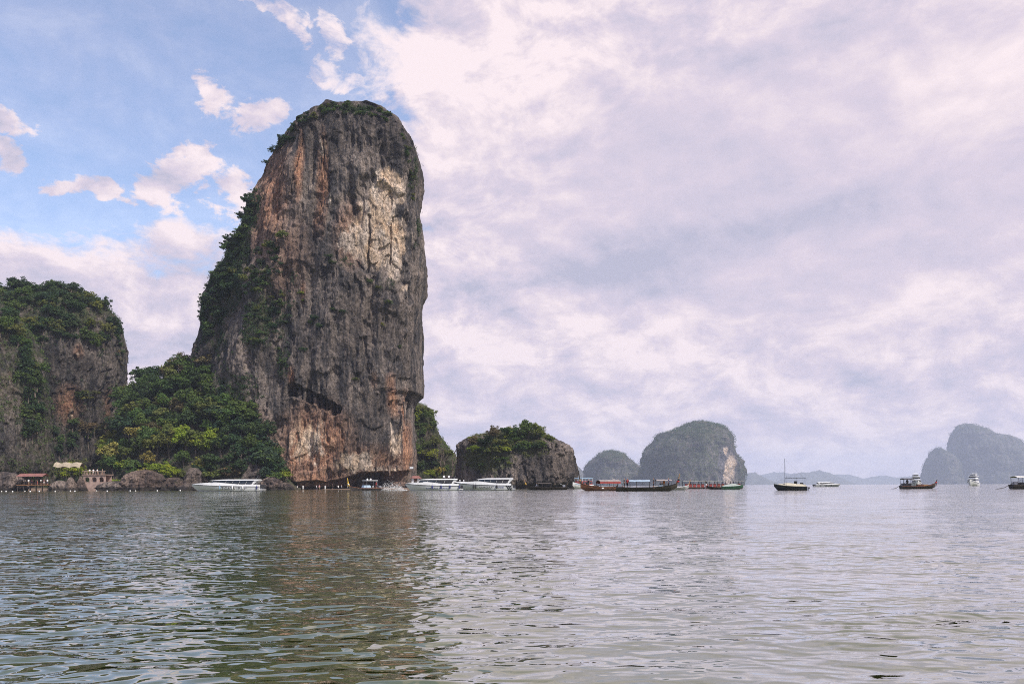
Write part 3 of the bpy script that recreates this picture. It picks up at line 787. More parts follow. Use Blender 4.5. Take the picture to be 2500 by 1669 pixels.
boulder(186, 210, 1152, 249, 'pointed pale rock touching the arched terrace', 11.0, 0.8, pointy=1.0, org=.3)
boulder(125, 165, 1162, 248, 'flat pale boulder beside the orange landing deck', 12.0, 0.8)
boulder(-30, 52, 1140, 252, 'dark boulder at the left edge under the headland', 13.0, 0.7)
boulder(1080, 1112, 1158, 300, 'grey boulder at the left base of the bushy islet', 15.0, 0.8)
boulder(1112, 1135, 1157, 285, 'small brown boulder touching the bushy islet', 16.0, 0.8, org=.3)
boulder(955, 1000, 1172, 272, 'reddish boulder in the mouth of the shore cave', 17.0, 0.8, org=.6)
boulder(870, 905, 1172, 271, 'dark boulder inside the shore cave behind the bow', 18.0, 0.8)

# ------------------------------------------------------------------ leaves
LEAF, n_ = mat('broad_leaves')
oi = n_.new('ShaderNodeObjectInfo')
ps = n_.new('ShaderNodeNewGeometry')
nz_ = n_.noise(ps.outputs['Position'], 0.55, 4, 0.7)
nz2 = n_.noise(ps.outputs['Position'], 3.5, 2, 0.6)
v_l = n_.m('ADD', 0.45, n_.m('ADD', n_.m('MULTIPLY', nz_, 0.65), n_.m('MULTIPLY', nz2, 0.5)))
c_l = n_.vm('SCALE', oi.outputs['Color'])
n_.put(c_l.node.inputs['Scale'], v_l)
c_l = n_.mix(n_.rng(nz_, 0.52, 0.72), c_l, n_.vm('MULTIPLY', c_l, (1.45, 1.15, 0.75)))
df = n_.new('ShaderNodeBsdfDiffuse'); n_.l.new(c_l, df.inputs['Color'])
tr = n_.new('ShaderNodeBsdfTranslucent'); n_.l.new(n_.vm('MULTIPLY', c_l, (1.2, 1.3, 0.6)), tr.inputs['Color'])
mx = n_.new('ShaderNodeMixShader'); mx.inputs[0].default_value = 0.30
n_.l.new(df.outputs[0], mx.inputs[1]); n_.l.new(tr.outputs[0], mx.inputs[2])
n_.l.new(mx.outputs[0], n_.new('ShaderNodeOutputMaterial').inputs['Surface'])
BARK = plain('grey_brown_bark', (0.13, 0.10, 0.08), 0.95, var=0.4, scale=2.0)

def leaf_quads(C, N, size, r):
    """one bent four-cornered leaf spray at each centre"""
    n = len(C)
    N = N / (np.linalg.norm(N, axis=1, keepdims=True) + 1e-9)
    A = r.normal(size=(n, 3)); A -= (A * N).sum(1, keepdims=True) * N
    A /= np.linalg.norm(A, axis=1, keepdims=True) + 1e-9
    B = np.cross(N, A)
    s = size * r.uniform(0.6, 1.35, (n, 1)); w = s * r.uniform(0.38, 0.7, (n, 1))
    V = np.stack([C - A * s * 0.5, C + B * w * 0.5 - N * s * 0.10, C + A * s * 0.5 - N * s * 0.18, C - B * w * 0.5 - N * s * 0.10], 1)
    return V.reshape(-1, 3), np.arange(n * 4).reshape(n, 4)
def crown_arrays(seed, rx, rz, ncl, nlf, lsz, low=-0.25, flat=0.6, clr=0.34):
    r = np.random.default_rng(seed)
    # lopsided crown: a few boughs, each carrying clumps
    nb = 5 + int(r.integers(0, 4))
    bd = r.normal(size=(nb, 3)); bd[:, 2] = np.abs(bd[:, 2]) * 0.8 - 0.1; bd /= np.linalg.norm(bd, axis=1, keepdims=True)
    bl = r.uniform(0.45, 1.0, (nb, 1))
    cen = []
    while len(cen) < ncl:
        k = r.integers(0, nb)
        p = bd[k] * bl[k] * r.uniform(0.35, 1.0) + r.normal(size=3) * 0.26
        if p[2] < low or np.linalg.norm(p) > 1.12:
            continue
        cen.append(p)
    cen = np.array(cen)
    C, N = [], []
    for c in cen:
        d = r.normal(size=(nlf, 3)); d[:, 2] = d[:, 2] * 0.9 + 0.35
        d /= np.linalg.norm(d, axis=1, keepdims=True)
        rad = clr * r.uniform(0.55, 1.25)
        q = c + d * rad * r.uniform(0.55, 1.0, (nlf, 1)) * np.array([1, 1, flat])
        C.append(q); N.append(d * 1.1 + np.array([0, 0, 0.2]) + r.normal(size=(nlf, 3)) * 0.6)
    C = np.concatenate(C) * np.array([rx, rx, rz]); N = np.concatenate(N)
    return leaf_quads(C, N, lsz, r)
def tube_arrays(path, r0, r1, nseg=6):
    path = [Vector(p) for p in path]
    V, Fq = [], []
    for i, p in enumerate(path):
        d = (path[min(i + 1, len(path) - 1)] - path[max(i - 1, 0)]).normalized()
        a = d.orthogonal().normalized(); b = d.cross(a)
        rr = r0 + (r1 - r0) * i / (len(path) - 1)
        for k in range(nseg):
            t = 2 * math.pi * k / nseg
            V.append(p + (a * math.cos(t) + b * math.sin(t)) * rr)
    for i in range(len(path) - 1):
        for k in range(nseg):
            Fq.append((i * nseg + k, i * nseg + (k + 1) % nseg, (i + 1) * nseg + (k + 1) % nseg, (i + 1) * nseg + k))
    return np.array([tuple(v) for v in V]), np.array(Fq)
def join(parts):
    V, Fq, o = [], [], 0
    for v, f in parts:
        V.append(v); Fq.append(f + o); o += len(v)
    return np.concatenate(V), np.concatenate(Fq)
TREES, SHRUBS, TRUNKS = [], [], []
for k in range(9):      # unit tree: about 1 m tall, scaled when placed
    V, Q = crown_arrays(100 + k, 0.43 + 0.04 * (k % 3), 0.42 + 0.04 * (k % 4), 44, 42, 0.085, flat=0.85, clr=0.30)
    V[:, 2] += 0.62
    TREES.append(mesh_np('crown', V, Q, [LEAF]))
    r_ = random.Random(k)
    ps_ = [tube_arrays([(0, 0, -0.25), (0.02, 0.01, 0.15), (0.05 * r_.uniform(-1, 1), 0.03, 0.42), (0.08 * r_.uniform(-1, 1), 0.05, 0.66)], 0.036, 0.014)]
    for q in range(4):
        a = r_.uniform(0, 6.28)
        ps_.append(tube_arrays([(0.02, 0.01, 0.28 + 0.06 * q), (0.14 * math.cos(a), 0.14 * math.sin(a), 0.46 + 0.05 * q), (0.33 * math.cos(a), 0.33 * math.sin(a), 0.64)], 0.016, 0.006, 5))
    V, Q = join(ps_)
    TRUNKS.append(mesh_np('trunk', V, Q, [BARK], smooth=True))
for k in range(8):      # unit shrub
    V, Q = crown_arrays(200 + k, 0.55, 0.40, 24, 30, 0.12, low=-0.4, flat=0.9, clr=0.34)
    V[:, 2] += 0.28
    SHRUBS.append(mesh_np('shrub', V, Q, [LEAF]))
GREEN = {'dark': (0.056, 0.090, 0.042), 'mid': (0.087, 0.133, 0.044), 'olive': (0.133, 0.151, 0.049), 'bright': (0.203, 0.249, 0.037), 'yellow': (0.261, 0.238, 0.070), 'brown': (0.162, 0.128, 0.077), 'blue': (0.056, 0.090, 0.058)}
LOOK = {'dark': 'dark green', 'mid': 'mid green', 'olive': 'olive green', 'bright': 'bright lime', 'yellow': 'yellowish', 'brown': 'dry brownish', 'blue': 'blue green'}
def gcol(kind, j=0.18):
    c = GREEN[kind]; f = 1 + random.uniform(-j, j)
    return (c[0] * f * (1 + random.uniform(-j, j) * .6), c[1] * f, c[2] * f * (1 + random.uniform(-j, j) * .6), 1)
def place_tree(loc, h, kind, label, group, w=1.0):
    k = random.randrange(len(TREES))
    o = empty('tree', loc, random.uniform(0, 6.28))
    o.scale = (h * w, h * w, h)
    link('trunk', TRUNKS[k], o)
    c = link('crown', TREES[k], o); c.color = gcol(kind)
    tag(o, label, 'tree', group)
    return o
def place_shrub(loc, s, kind, label, group, sq=1.0):
    o = link('shrub', SHRUBS[random.randrange(len(SHRUBS))])
    o.location = loc; o.rotation_euler = (random.uniform(-.2, .2), random.uniform(-.2, .2), random.uniform(0, 6.28))
    o.scale = (s, s, s * sq); o.color = gcol(kind)
    tag(o, label, 'shrub', group)
    return o
print('crowns', time.time() - T0)
CAM = Vector((0, 0, H))
from mathutils.bvhtree import BVHTree
bpy.context.view_layer.update()
_dg = bpy.context.evaluated_depsgraph_get()
BVH = {k: BVHTree.FromObject(ISL[k], _dg) for k in ('tower', 'A', 'B', 'C', 'D', 'slope')}
def hit(px, py, keys):
    d = (P(px, py, 100.0) - CAM).normalized()
    best = None
    for k in keys:
        loc, nrm, _i, _d = BVH[k].ray_cast(CAM, d)
        if nrm is not None and nrm.dot(d) > 0:
            nrm = -nrm
        if loc is not None and (best is None or (loc - CAM).length < (best[0] - CAM).length):
            best = (loc.copy(), nrm.copy())
    return best
def inside(poly, x, y):
    c = False; j = len(poly) - 1
    for i in range(len(poly)):
        (xi, yi), (xj, yj) = poly[i], poly[j]
        if (yi > y) != (yj > y) and x < (xj - xi) * (y - yi) / (yj - yi) + xi:
            c = not c
        j = i
    return c
def scatter(poly, n, keys, fn, mind=6.0):
    xs = [p[0] for p in poly]; ys = [p[1] for p in poly]
    pts = []; tries = 0
    while len(pts) < n and tries < n * 40:
        tries += 1
        x, y = random.uniform(min(xs), max(xs)), random.uniform(min(ys), max(ys))
        if not inside(poly, x, y) or any((x - a) ** 2 + (y - b) ** 2 < mind * mind for a, b in pts):
            continue
        h = hit(x, y, keys)
        if h is None:
            continue
        pts.append((x, y)); fn(h[0], h[1], x, y)
pick = lambda s: random.choice(s.split())

# ---- trees of the slope
def slope_trees():
    G = 'trees of the wood on the slope'
    n = 0
    for row in range(13):
        t = row / 12.0
        for px in np.arange(118, 690, 34 - 5 * t):
            x = px + random.uniform(-11, 11); tt = min(max(t + random.uniform(-.04, .04), 0.02), 1.0)
            if x < 255 and tt > 0.5 or x > 672 or n >= 178:
                continue
            Y = 250.5 + tt * (float(np.interp(x, [95, 300, 430, 520, 640, 735], [300, 308, 294, 282, 266, 261])) - 250.5)
            X = (x - 1250) / F * Y
            loc, nrm, _i, _d = BVH['slope'].ray_cast(Vector((X, Y, 200)), Vector((0, 0, -1)))
            if loc is None or loc.z < 0.8:
                continue
            fx, fy = to_px(loc.x, loc.y, loc.z)
            if 200 < fx < 262 and fy > 1120 or fx < 150 and fy > 1130:
                continue
            h = random.uniform(5.8, 9.0) * (0.72 if tt < 0.15 else 1.0)
            kind = pick('mid mid olive olive bright bright yellow yellow dark' if fy > 1080 else 'dark mid mid olive blue dark mid brown') if fx < 520 else pick('dark dark mid blue mid')
            zone = 'below the round hill' if fx < 300 else 'in the middle of the wood' if fx < 440 else 'close to the tower'
            band = 'near the shore' if tt < .25 else 'on the lower slope' if tt < .5 else 'on the upper slope' if tt < .8 else 'at the crest'
            place_tree(loc - Vector((0, 0, .3)), h, kind, '%s tree %s %s' % (LOOK[kind], band, zone), G, random.uniform(0.95, 1.3)); n += 1
    print('slope trees', n)
slope_trees()
def at_slope(px, py, up=0.0):
    h = hit(px, py, ['slope', 'tower', 'B', 'A', 'C', 'D'])
    return h[0] if h else P(px, py, 275)
for (px, py, s, kind, lab) in ((315, 1150, 7.5, 'bright', 'sunlit yellow green bush spreading above the large brown boulder'), (275, 1140, 5.0, 'yellow', 'yellowish bush right beside the arched terrace'), (365, 1140, 5.0, 'bright', 'bright lime bush at the right end of the large brown boulder'),
                               (685, 1168, 6.4, 'bright', 'bright green bush at the left end of the beach'), (690, 1150, 4.5, 'mid', 'green bush above the bright bush beside the beach'), (148, 1160, 5.5, 'mid', 'dark green bush under the tan tarpaulin'),
                               (175, 1150, 4.5, 'dark', 'dark bush left of the arched terrace'), (560, 1160, 6.0, 'brown', 'brown dry bush behind the roof of the first speedboat'), (520, 1165, 6.0, 'olive', 'olive bush behind the first speedboat'), (585, 1155, 5.0, 'brown', 'dry reddish bush left of the narrow rock pillar')):
    p = at_slope(px, py); 
    place_shrub(p, s, kind, lab, None, 0.85)

for k in range(30):
    px = 262 + 11 * k + random.uniform(-6, 6)
    kd = pick('bright bright olive mid yellow')
    zn = 'by the large brown boulder' if px < 405 else 'by the standing stone' if px < 500 else 'behind the first speedboat'
    Ys_ = 253.5 + random.uniform(0, 3)
    place_shrub(Vector((PX(px, Ys_), Ys_, 0.6 + random.uniform(0.2, 1.6))), random.uniform(3.0, 5.0), kd, LOOK[kd] + ' bush at the waterside ' + zn, 'bushes along the waterside', random.uniform(.7, .95))
# ---- growth on the tall tower
def where(label, kd, x, y):
    """label = (thing, place, [(limit, words)...] by column or row)"""
    thing, place, axis, bands = label
    v = x if axis == 'x' else y
    w = next((t for lim, t in bands if v < lim), bands[-1][1])
    return '%s %s %s%s' % (LOOK[kd], thing, w + ' ' if w else '', place)
def shr(s0, s1, kinds, label, group, up=-0.1, sq=(0.7, 1.0)):
    def f(loc, nrm, x, y):
        s = random.uniform(s0, s1); kd = pick(kinds)
        place_shrub(loc + nrm * 0.12 * s + Vector((0, 0, -0.25 * s)), s, kd, where(label, kd, x, y), group, random.uniform(*sq))
    return f
scatter([(706, 322), (640, 385), (612, 445), (588, 500), (570, 560), (545, 620), (518, 680), (500, 730), (492, 800), (520, 830), (548, 740), (580, 660), (604, 570), (625, 500), (636, 430), (672, 372), (716, 335)], 84, ['tower'],
        shr(3.0, 5.2, 'dark dark blue dark mid', ('shrub', 'the left edge of the tower', 'y', [(430, 'high on'), (540, 'above the middle of'), (650, 'below the middle of'), (720, 'low on'), (999, 'at the bottom of')]), 'shrubs on the left edge of the tower'), 7)
scatter([(702, 330), (722, 288), (762, 268), (806, 250), (850, 248), (910, 258), (950, 272), (978, 306), (970, 318), (940, 292), (900, 278), (800, 274), (760, 296)], 42, ['tower'],
        shr(1.7, 3.0, 'dark dark mid mid olive', ('shrub', 'the tower summit', 'x', [(770, 'on the left of'), (880, 'in the middle of'), (999, 'on the right of')]), 'shrubs on the summit of the tower'), 5)
scatter([(978, 320), (1002, 345), (1008, 400), (1014, 480), (1008, 482), (998, 400), (990, 350)], 14, ['tower'],
        shr(1.5, 2.4, 'olive mid dark', ('shrub', 'the right edge of the tower', 'y', [(400, 'high on'), (999, 'lower on')]), 'shrubs on the right edge of the tower'), 5)
scatter([(580, 640), (650, 590), (700, 560), (690, 640), (712, 700), (690, 800), (680, 870), (620, 830), (600, 760), (570, 700)], 52, ['tower'],
        shr(2.0, 4.4, 'dark dark mid olive blue', ('shrub', 'the green tower patch', 'y', [(660, 'at the top of'), (760, 'in the middle of'), (999, 'at the bottom of')]), 'shrubs in the green patch of the tower face'), 8)
for (px, py, s, kind, lab) in ((737, 712, 2.6, 'bright', 'vivid bright green shrub alone in the middle of the tower face'), (741, 730, 1.8, 'bright', 'small vivid green shrub just under the bright one on the tower face'), (770, 775, 3.6, 'dark', 'dark shrub below the vivid green one on the tower face'),
                               (780, 792, 3.0, 'dark', 'dark shrub hanging low in the cluster below the vivid green one'), (760, 785, 2.4, 'mid', 'green shrub on the left of the cluster below the vivid one'), (745, 850, 3.2, 'dark', 'dark shrub above the dripstone cave on the tower face'),
                               (812, 752, 2.6, 'dark', 'dark shrub right of the vivid green one on the tower face'), (838, 757, 2.6, 'dark', 'farther right dark shrub in the middle of the tower face'), (935, 790, 2.0, 'olive', 'small olive shrub on the right half of the tower face'),
                               (975, 846, 2.0, 'mid', 'small green shrub near the right edge of the tower face'), (868, 922, 2.4, 'olive', 'olive shrub right above the lower wall of the tower'), (812, 640, 3.0, 'dark', 'dark shrub left under the cream scar'), (905, 685, 3.0, 'mid', 'green shrub under the middle of the cream scar'),
                               (925, 700, 2.6, 'olive', 'olive shrub lower under the cream scar'), (950, 735, 2.6, 'mid', 'green shrub right under the cream scar'), (690, 880, 3.0, 'mid', 'green shrub left above the dripstone cave'), (805, 622, 2.4, 'dark', 'dark shrub touching the left of the cream scar')):
    h = hit(px, py, ['tower'])
    place_shrub(h[0] + h[1] * 0.12 * s - Vector((0, 0, .2 * s)), s, kind, lab, None, 0.8)

# ---- growth on the left hills, the crag and the islet
def tre(h0, h1, kinds, label, group):
    def f(loc, nrm, x, y):
        kd = pick(kinds)
        hh = random.uniform(h0, h1)
        place_tree(loc + Vector((0, 0, -0.27 * hh)), hh, kd, where(label, kd, x, y), group, random.uniform(0.95, 1.35))
    return f
scatter([(-10, 700), (60, 678), (130, 680), (200, 706), (250, 735), (282, 770), (290, 820), (262, 842), (205, 850), (160, 815), (115, 850), (60, 800), (30, 760), (-10, 740)], 50, ['B'],
        tre(4.6, 7.0, 'dark dark mid olive blue', ('tree', 'the round hill top', 'x', [(70, 'on the left of'), (150, 'in the middle of'), (220, 'right of the middle of'), (999, 'on the right end of')]), 'trees on top of the round hill'), 9)
scatter([(-5, 690), (60, 681), (130, 683), (190, 700), (240, 733), (225, 742), (180, 716), (60, 700), (-5, 706)], 20, ['B'], shr(4.0, 6.0, 'dark dark mid olive', ('shrub', 'the round hill skyline', 'x', [(70, 'on the left of'), (150, 'in the middle of'), (999, 'on the right of')]), 'shrubs on the skyline of the round hill', sq=(.8, 1.1)), 9)
scatter([(272, 760), (288, 800), (300, 850), (296, 890), (284, 880), (278, 820)], 10, ['B'], shr(2.0, 3.2, 'dark dark mid brown', ('shrub', 'the round hill edge', 'y', [(820, 'high on'), (999, 'halfway down')]), 'shrubs on the edge of the round hill'), 7)
scatter([(190, 945), (238, 945), (236, 965), (192, 962)], 6, ['B'], shr(2.6, 3.6, 'olive mid', ('shrub', 'the round hill ledge', 'x', [(215, 'on the left of'), (999, 'on the right of')]), 'shrubs on the hill ledge'), 7)
scatter([(100, 1060), (180, 1030), (250, 1010), (262, 1060), (200, 1090), (110, 1120)], 14, ['B', 'slope'], tre(4.5, 6.5, 'mid dark olive brown', ('tree', 'the round hill foot', 'x', [(180, 'on the left of'), (999, 'on the right of')]), 'trees at the foot of the round hill'), 14)
scatter([(0, 745), (45, 776), (66, 840), (96, 890), (102, 960), (100, 1040), (60, 1100), (70, 980), (60, 900), (40, 840), (0, 800)], 30, ['A'],
        tre(4.2, 6.6, 'mid olive dark dark mid', ('tree', 'the headland', 'y', [(840, 'high on'), (960, 'halfway up'), (1200, 'low on')]), 'trees on the headland'), 10)
scatter([(995, 985), (1030, 990), (1054, 1006), (1064, 1050), (1085, 1100), (1098, 1150), (1060, 1165), (1010, 1150), (1000, 1060)], 26, ['C'],
        tre(3.6, 6.0, 'mid olive dark olive bright', ('tree', 'the crag behind the tower', 'y', [(1040, 'on top of'), (1100, 'halfway up'), (1200, 'at the base of')]), 'trees on the overgrown crag'), 9)
scatter([(1130, 1075), (1160, 1066), (1200, 1058), (1250, 1050), (1300, 1054), (1350, 1070), (1368, 1082), (1330, 1090), (1250, 1100), (1170, 1104)], 32, ['D'],
        shr(3.0, 5.0, 'mid olive dark olive bright mid', ('bush', 'of the grey islet top', 'x', [(1200, 'on the left'), (1290, 'in the middle'), (1500, 'on the right')]), 'bushes on top of the islet'), 8)
scatter([(1125, 1090), (1230, 1100), (1280, 1095), (1270, 1120), (1200, 1150), (1130, 1140)], 9, ['D'], shr(1.4, 2.6, 'mid olive dark', ('bush', 'of the grey islet rock face', 'x', [(1200, 'on the left'), (1500, 'in the middle')]), 'bushes on the islet face'), 9)
for (px, py, h_, kind, lab) in ((1290, 1064, 7.4, 'mid', 'tallest leafy tree on the summit of the grey islet'), (1315, 1066, 6.2, 'olive', 'leafy tree right of the tallest on the grey islet'), (1245, 1062, 5.6, 'dark', 'dark rounded tree left of the tallest on the grey islet'), (1205, 1066, 5.4, 'brown', 'brownish tree near the left top of the grey islet'), (1160, 1080, 3.8, 'brown', 'dry brownish tree at the left end of the islet top')):
    p = hit(px, py + 8, ['D'])
    place_tree((p[0] if p else P(px, py, 285)) - Vector((0, 0, .2 * h_)), h_, kind, lab, None, 1.1)
for (px, py, s, kind, lab) in ((1052, 1148, 5.2, 'bright', 'sunlit lime bush behind the middle speedboats'), (1072, 1140, 4.6, 'yellow', 'yellow green bush right of the sunlit lime bush'), (1104, 1100, 4.4, 'olive', 'olive bush in the gap left of the grey islet')):
    place_shrub(P(px, py + 14, 306), s, kind, lab, None, 0.9)

# ---- leafless trees
def bare_tree(loc, h, lab, seed, leaves=0):
    r = random.Random(seed)
    o = empty('bare_tree', loc)
    tr_, br = [], []
    def grow(p, d, l, rad, lev):
        q = p + d * l
        mid = p + d * l * .5 + Vector((r.uniform(-.06, .06), r.uniform(-.06, .06), 0)) * l
        (tr_ if lev == 0 else br).append(tube_arrays([p, mid, q], rad, rad * .62, 5))
        if lev < 4:
            for k in range(3 if lev < 2 else 2):
                nd = (d + Vector((r.uniform(-.8, .8), r.uniform(-.8, .8), r.uniform(-.1, .5)))).normalized()
                grow(p + d * l * r.uniform(.65, 1.0), nd, l * r.uniform(.55, .75), rad * .6, lev + 1)
    grow(Vector((0, 0, -.5)), Vector((r.uniform(-.1, .1), 0, 1)).normalized(), h * .42, h * .02, 0)
    V, Q = join(tr_); link('trunk', mesh_np('trunk', V, Q, [BARK], smooth=True), o)
    V, Q = join(br); link('branches', mesh_np('branches', V, Q, [BARK], smooth=True), o)
    if leaves:
        C = V[np.random.default_rng(seed).integers(0, len(V), leaves)]
        V2, Q2 = leaf_quads(C, np.random.default_rng(seed).normal(size=C.shape), 0.5, np.random.default_rng(seed))
        c = link('foliage', mesh_np('foliage', V2, Q2, [LEAF]), o); c.color = gcol('brown')
    tag(o, lab, 'tree')
bare_tree(P(1084, 1168, 312), 13.0, 'tall half bare tree in the gap beside the overgrown crag', 3, 260)
bare_tree(P(1104, 1160, 308), 15.0, 'leafless spreading tree between the crag and grey islet', 5, 160)
bare_tree(P(1076, 1150, 316), 12.0, 'half bare tree against the overgrown crag', 8, 320)
p_ = hit(1215, 1066, ['D']); bare_tree((p_[0] if p_ else P(1215, 1062, 285)), 4.6, 'small leafless tree on top of the grey islet', 11)
p_ = hit(1368, 1090, ['D']); bare_tree((p_[0] if p_ else P(1368, 1085, 285)), 3.0, 'tiny leafless tree at the right shoulder of the grey islet', 12)
p_ = hit(170, 700, ['B']); bare_tree((p_[0] if p_ else P(170, 690, 300)), 4.2, 'small leafless tree on top of the round hill', 13)

print('placed', time.time() - T0)
# ---- ground cover nobody could count
def cover(key, n, size, thr, kinds, label, seed, name='undergrowth', zmin=1.5, lift=0.35, tuss=1.3):
    o = ISL[key]; me = o.data
    nf = len(me.polygons)
    cen = np.empty(nf * 3, np.float32); me.polygons.foreach_get('center', cen); cen = cen.reshape(-1, 3)
    nor = np.empty(nf * 3, np.float32); me.polygons.foreach_get('normal', nor); nor = nor.reshape(-1, 3)
    ar = np.empty(nf, np.float32); me.polygons.foreach_get('area', ar)
    r = np.random.default_rng(seed)
    if 'patch' in me.attributes:
        a = np.empty(len(me.vertices) * 4, np.float32); me.attributes['patch'].data.foreach_get('color', a)
        lv = np.empty(nf * 4, np.int32); me.loops.foreach_get('vertex_index', lv)
        w = a.reshape(-1, 4)[lv.reshape(-1, 4)[:, 0], 2]
    else:
        w = np.ones(nf)
    w = w + 0.55 * fbm(cen[:, 0] / 5, cen[:, 1] / 5, cen[:, 2] / 5, 3)
    w = np.where((w > thr) & (cen[:, 2] > zmin) & ((nor[:, 1] < 0.3) | (nor[:, 2] > 0.2)), ar * np.clip((w - thr) * 4, 0.15, 1), 0)
    if w.sum() <= 0:
        return
    k = 14                                     # sprays grow in tussocks
    i = np.repeat(r.choice(nf, n // k + 1, p=w / w.sum()), k)[:n]
    rad = np.repeat(r.uniform(0.5, 1.6, n // k + 1), k)[:n, None] * size * tuss
    dd = r.normal(size=(n, 3)); dd /= np.linalg.norm(dd, axis=1, keepdims=True)
    C = cen[i] + nor[i] * rad * lift + dd * rad * np.array([1, 1, .75])
    N = dd + nor[i] * 0.5 + np.array([0, 0, 0.3]) + r.normal(size=(n, 3)) * 0.5
    V, Q = leaf_quads(C.astype(float), N, size, r)
    u = link(name, mesh_np(name, V, Q, [LEAF])); u.color = gcol(kinds, 0.02)
    tag(u, label, None, None, 'stuff')
cover('slope', 22000, 0.6, -1.0, 'dark', 'dense undergrowth below the trees of the slope', 1)
cover('tower', 46000, 0.42, 0.49, 'dark', 'creepers and low growth on the tall tower', 2)
cover('B', 34000, 0.55, 0.52, 'dark', 'low growth on the round limestone hill', 3)
cover('A', 26000, 0.55, 0.5, 'mid', 'low growth on the headland', 4)
cover('C', 9000, 0.5, 0.55, 'mid', 'low growth on the overgrown crag', 5)
cover('D', 15000, 0.34, 0.52, 'olive', 'low growth on the grey islet', 6)
cover('E', 10000, 2.8, 0.62, 'dark', 'canopy of the small hazy island', 7, 'foliage', 3.0, 0.3, 1.7)
cover('F', 26000, 2.8, 0.62, 'dark', 'canopy of the large hazy island', 8, 'foliage', 3.0, 0.3, 1.7)
cover('H1', 4000, 5, 0.55, 'dark', 'canopy of the small far peak', 9, 'foliage', 3.0, 0.3, 1.7)
cover('H2', 10000, 5, 0.55, 'dark', 'canopy of the big far island', 10, 'foliage', 3.0, 0.3, 1.7)
print('plants', time.time() - T0, len(bpy.data.objects))

# ------------------------------------------------------------------ boats
class MB:
    """collects faces for one mesh"""
    def __init__(s): s.v = []; s.f = []
    def add(s, V, Fs):
        o = len(s.v); s.v += [tuple(p) for p in V]; s.f += [tuple(i + o for i in f) for f in Fs]; return s
    def box(s, x0, x1, y0, y1, z0, z1, top=1.0, sh=0.0):
        cx, cy_ = (x0 + x1) / 2, (y0 + y1) / 2
        V = [(x, y, z0) for x, y in ((x0, y0), (x1, y0), (x1, y1), (x0, y1))] + [(cx + (x - cx) * top + sh, cy_ + (y - cy_) * top, z1) for x, y in ((x0, y0), (x1, y0), (x1, y1), (x0, y1))]
        return s.add(V, [(3, 2, 1, 0), (4, 5, 6, 7), (0, 1, 5, 4), (1, 2, 6, 5), (2, 3, 7, 6), (3, 0, 4, 7)])
    def prism(s, pts, y0, y1):
        """side outline (x, z) extruded across the boat"""
        n = len(pts)
        V = [(x, y0, z) for x, z in pts] + [(x, y1, z) for x, z in pts]
        return s.add(V, [tuple(range(n)), tuple(range(2 * n - 1, n - 1, -1))] + [(i, i + n, (i + 1) % n + n, (i + 1) % n) for i in range(n)])
    def tube(s, path, r0, r1=None, n=7):
        V, Q = tube_arrays(path, r0, r0 if r1 is None else r1, n)
        s.add(V, [tuple(int(i) for i in q) for q in Q])
        m = len(path)
        o = len(s.v) - n * m
        s.f += [tuple(o + k for k in range(n))[::-1], tuple(o + (m - 1) * n + k for k in range(n))]
        return s
    def lathe(s, prof, n=12, axis='z', c=(0, 0, 0)):
        V = []
        for r, h in prof:
            for k in range(n):
                a = 2 * math.pi * k / n
                p = (r * math.cos(a), r * math.sin(a), h)
                if axis == 'x': p = (h, p[0], p[1])
                V.append((p[0] + c[0], p[1] + c[1], p[2] + c[2]))
        Fs = [(i * n + k, i * n + (k + 1) % n, (i + 1) * n + (k + 1) % n, (i + 1) * n + k) for i in range(len(prof) - 1) for k in range(n)]
        Fs += [tuple(range(n))[::-1], tuple((len(prof) - 1) * n + k for k in range(n))]
        return s.add(V, Fs)
    def build(s, name, m, parent=None, smooth=False, bevel=0.0):
        me = bpy.data.meshes.new(name)
        me.from_pydata(s.v, [], s.f)
        me.materials.append(m)
        if bevel:
            bm = bmesh.new(); bm.from_mesh(me)
            bmesh.ops.bevel(bm, geom=list(bm.edges), offset=bevel, segments=2, affect='EDGES', clamp_overlap=True)
            bm.to_mesh(me); bm.free()
        me.update()
        if smooth:
            me.polygons.foreach_set('use_smooth', [True] * len(me.polygons))
            try: me.set_sharp_from_angle(angle=R(40))
            except Exception: pass
        return link(name, me, parent)
WHITE = plain('white_gelcoat', (0.78, 0.78, 0.78), 0.25, var=0.05, scale=1.5)
CREAM = plain('cream_gelcoat', (0.74, 0.66, 0.50), 0.3, var=0.06)
BLACK = plain('black_paint', (0.018, 0.018, 0.022), 0.3, var=0.3)
DARK = plain('dark_rubber', (0.03, 0.03, 0.035), 0.6, var=0.3)
NAVY = plain('navy_fender_cloth', (0.035, 0.04, 0.16), 0.8, var=0.2)
BLUE = plain('sky_blue_paint', (0.30, 0.45, 0.60), 0.5, var=0.1)
PALEBLUE = plain('pale_blue_sheet', (0.34, 0.44, 0.54), 0.5, var=0.08)
RED = plain('dull_red_paint', (0.30, 0.055, 0.05), 0.6, var=0.25)
BROWN = plain('varnished_brown_planks', (0.150, 0.058, 0.030), 0.45, var=0.35, scale=2)
OLIVE = plain('weathered_olive_planks', (0.048, 0.040, 0.026), 0.55, var=0.35, scale=2)
DKWOOD = plain('dark_weathered_wood', (0.045, 0.034, 0.026), 0.7, var=0.35, scale=2)
TAN = plain('tan_wood', (0.34, 0.19, 0.09), 0.55, var=0.25, scale=2)
GREENP = plain('green_hull_paint', (0.028, 0.095, 0.050), 0.5, var=0.15)
GREY = plain('grey_metal', (0.32, 0.33, 0.35), 0.4, 0.6, var=0.1)
CANVAS = plain('pale_canvas', (0.60, 0.58, 0.55), 0.9, var=0.1)
DULLC = plain('faded_canvas', (0.30, 0.26, 0.25), 0.9, var=0.15)
PINKC = plain('pink_canvas', (0.58, 0.34, 0.36), 0.9, var=0.1)
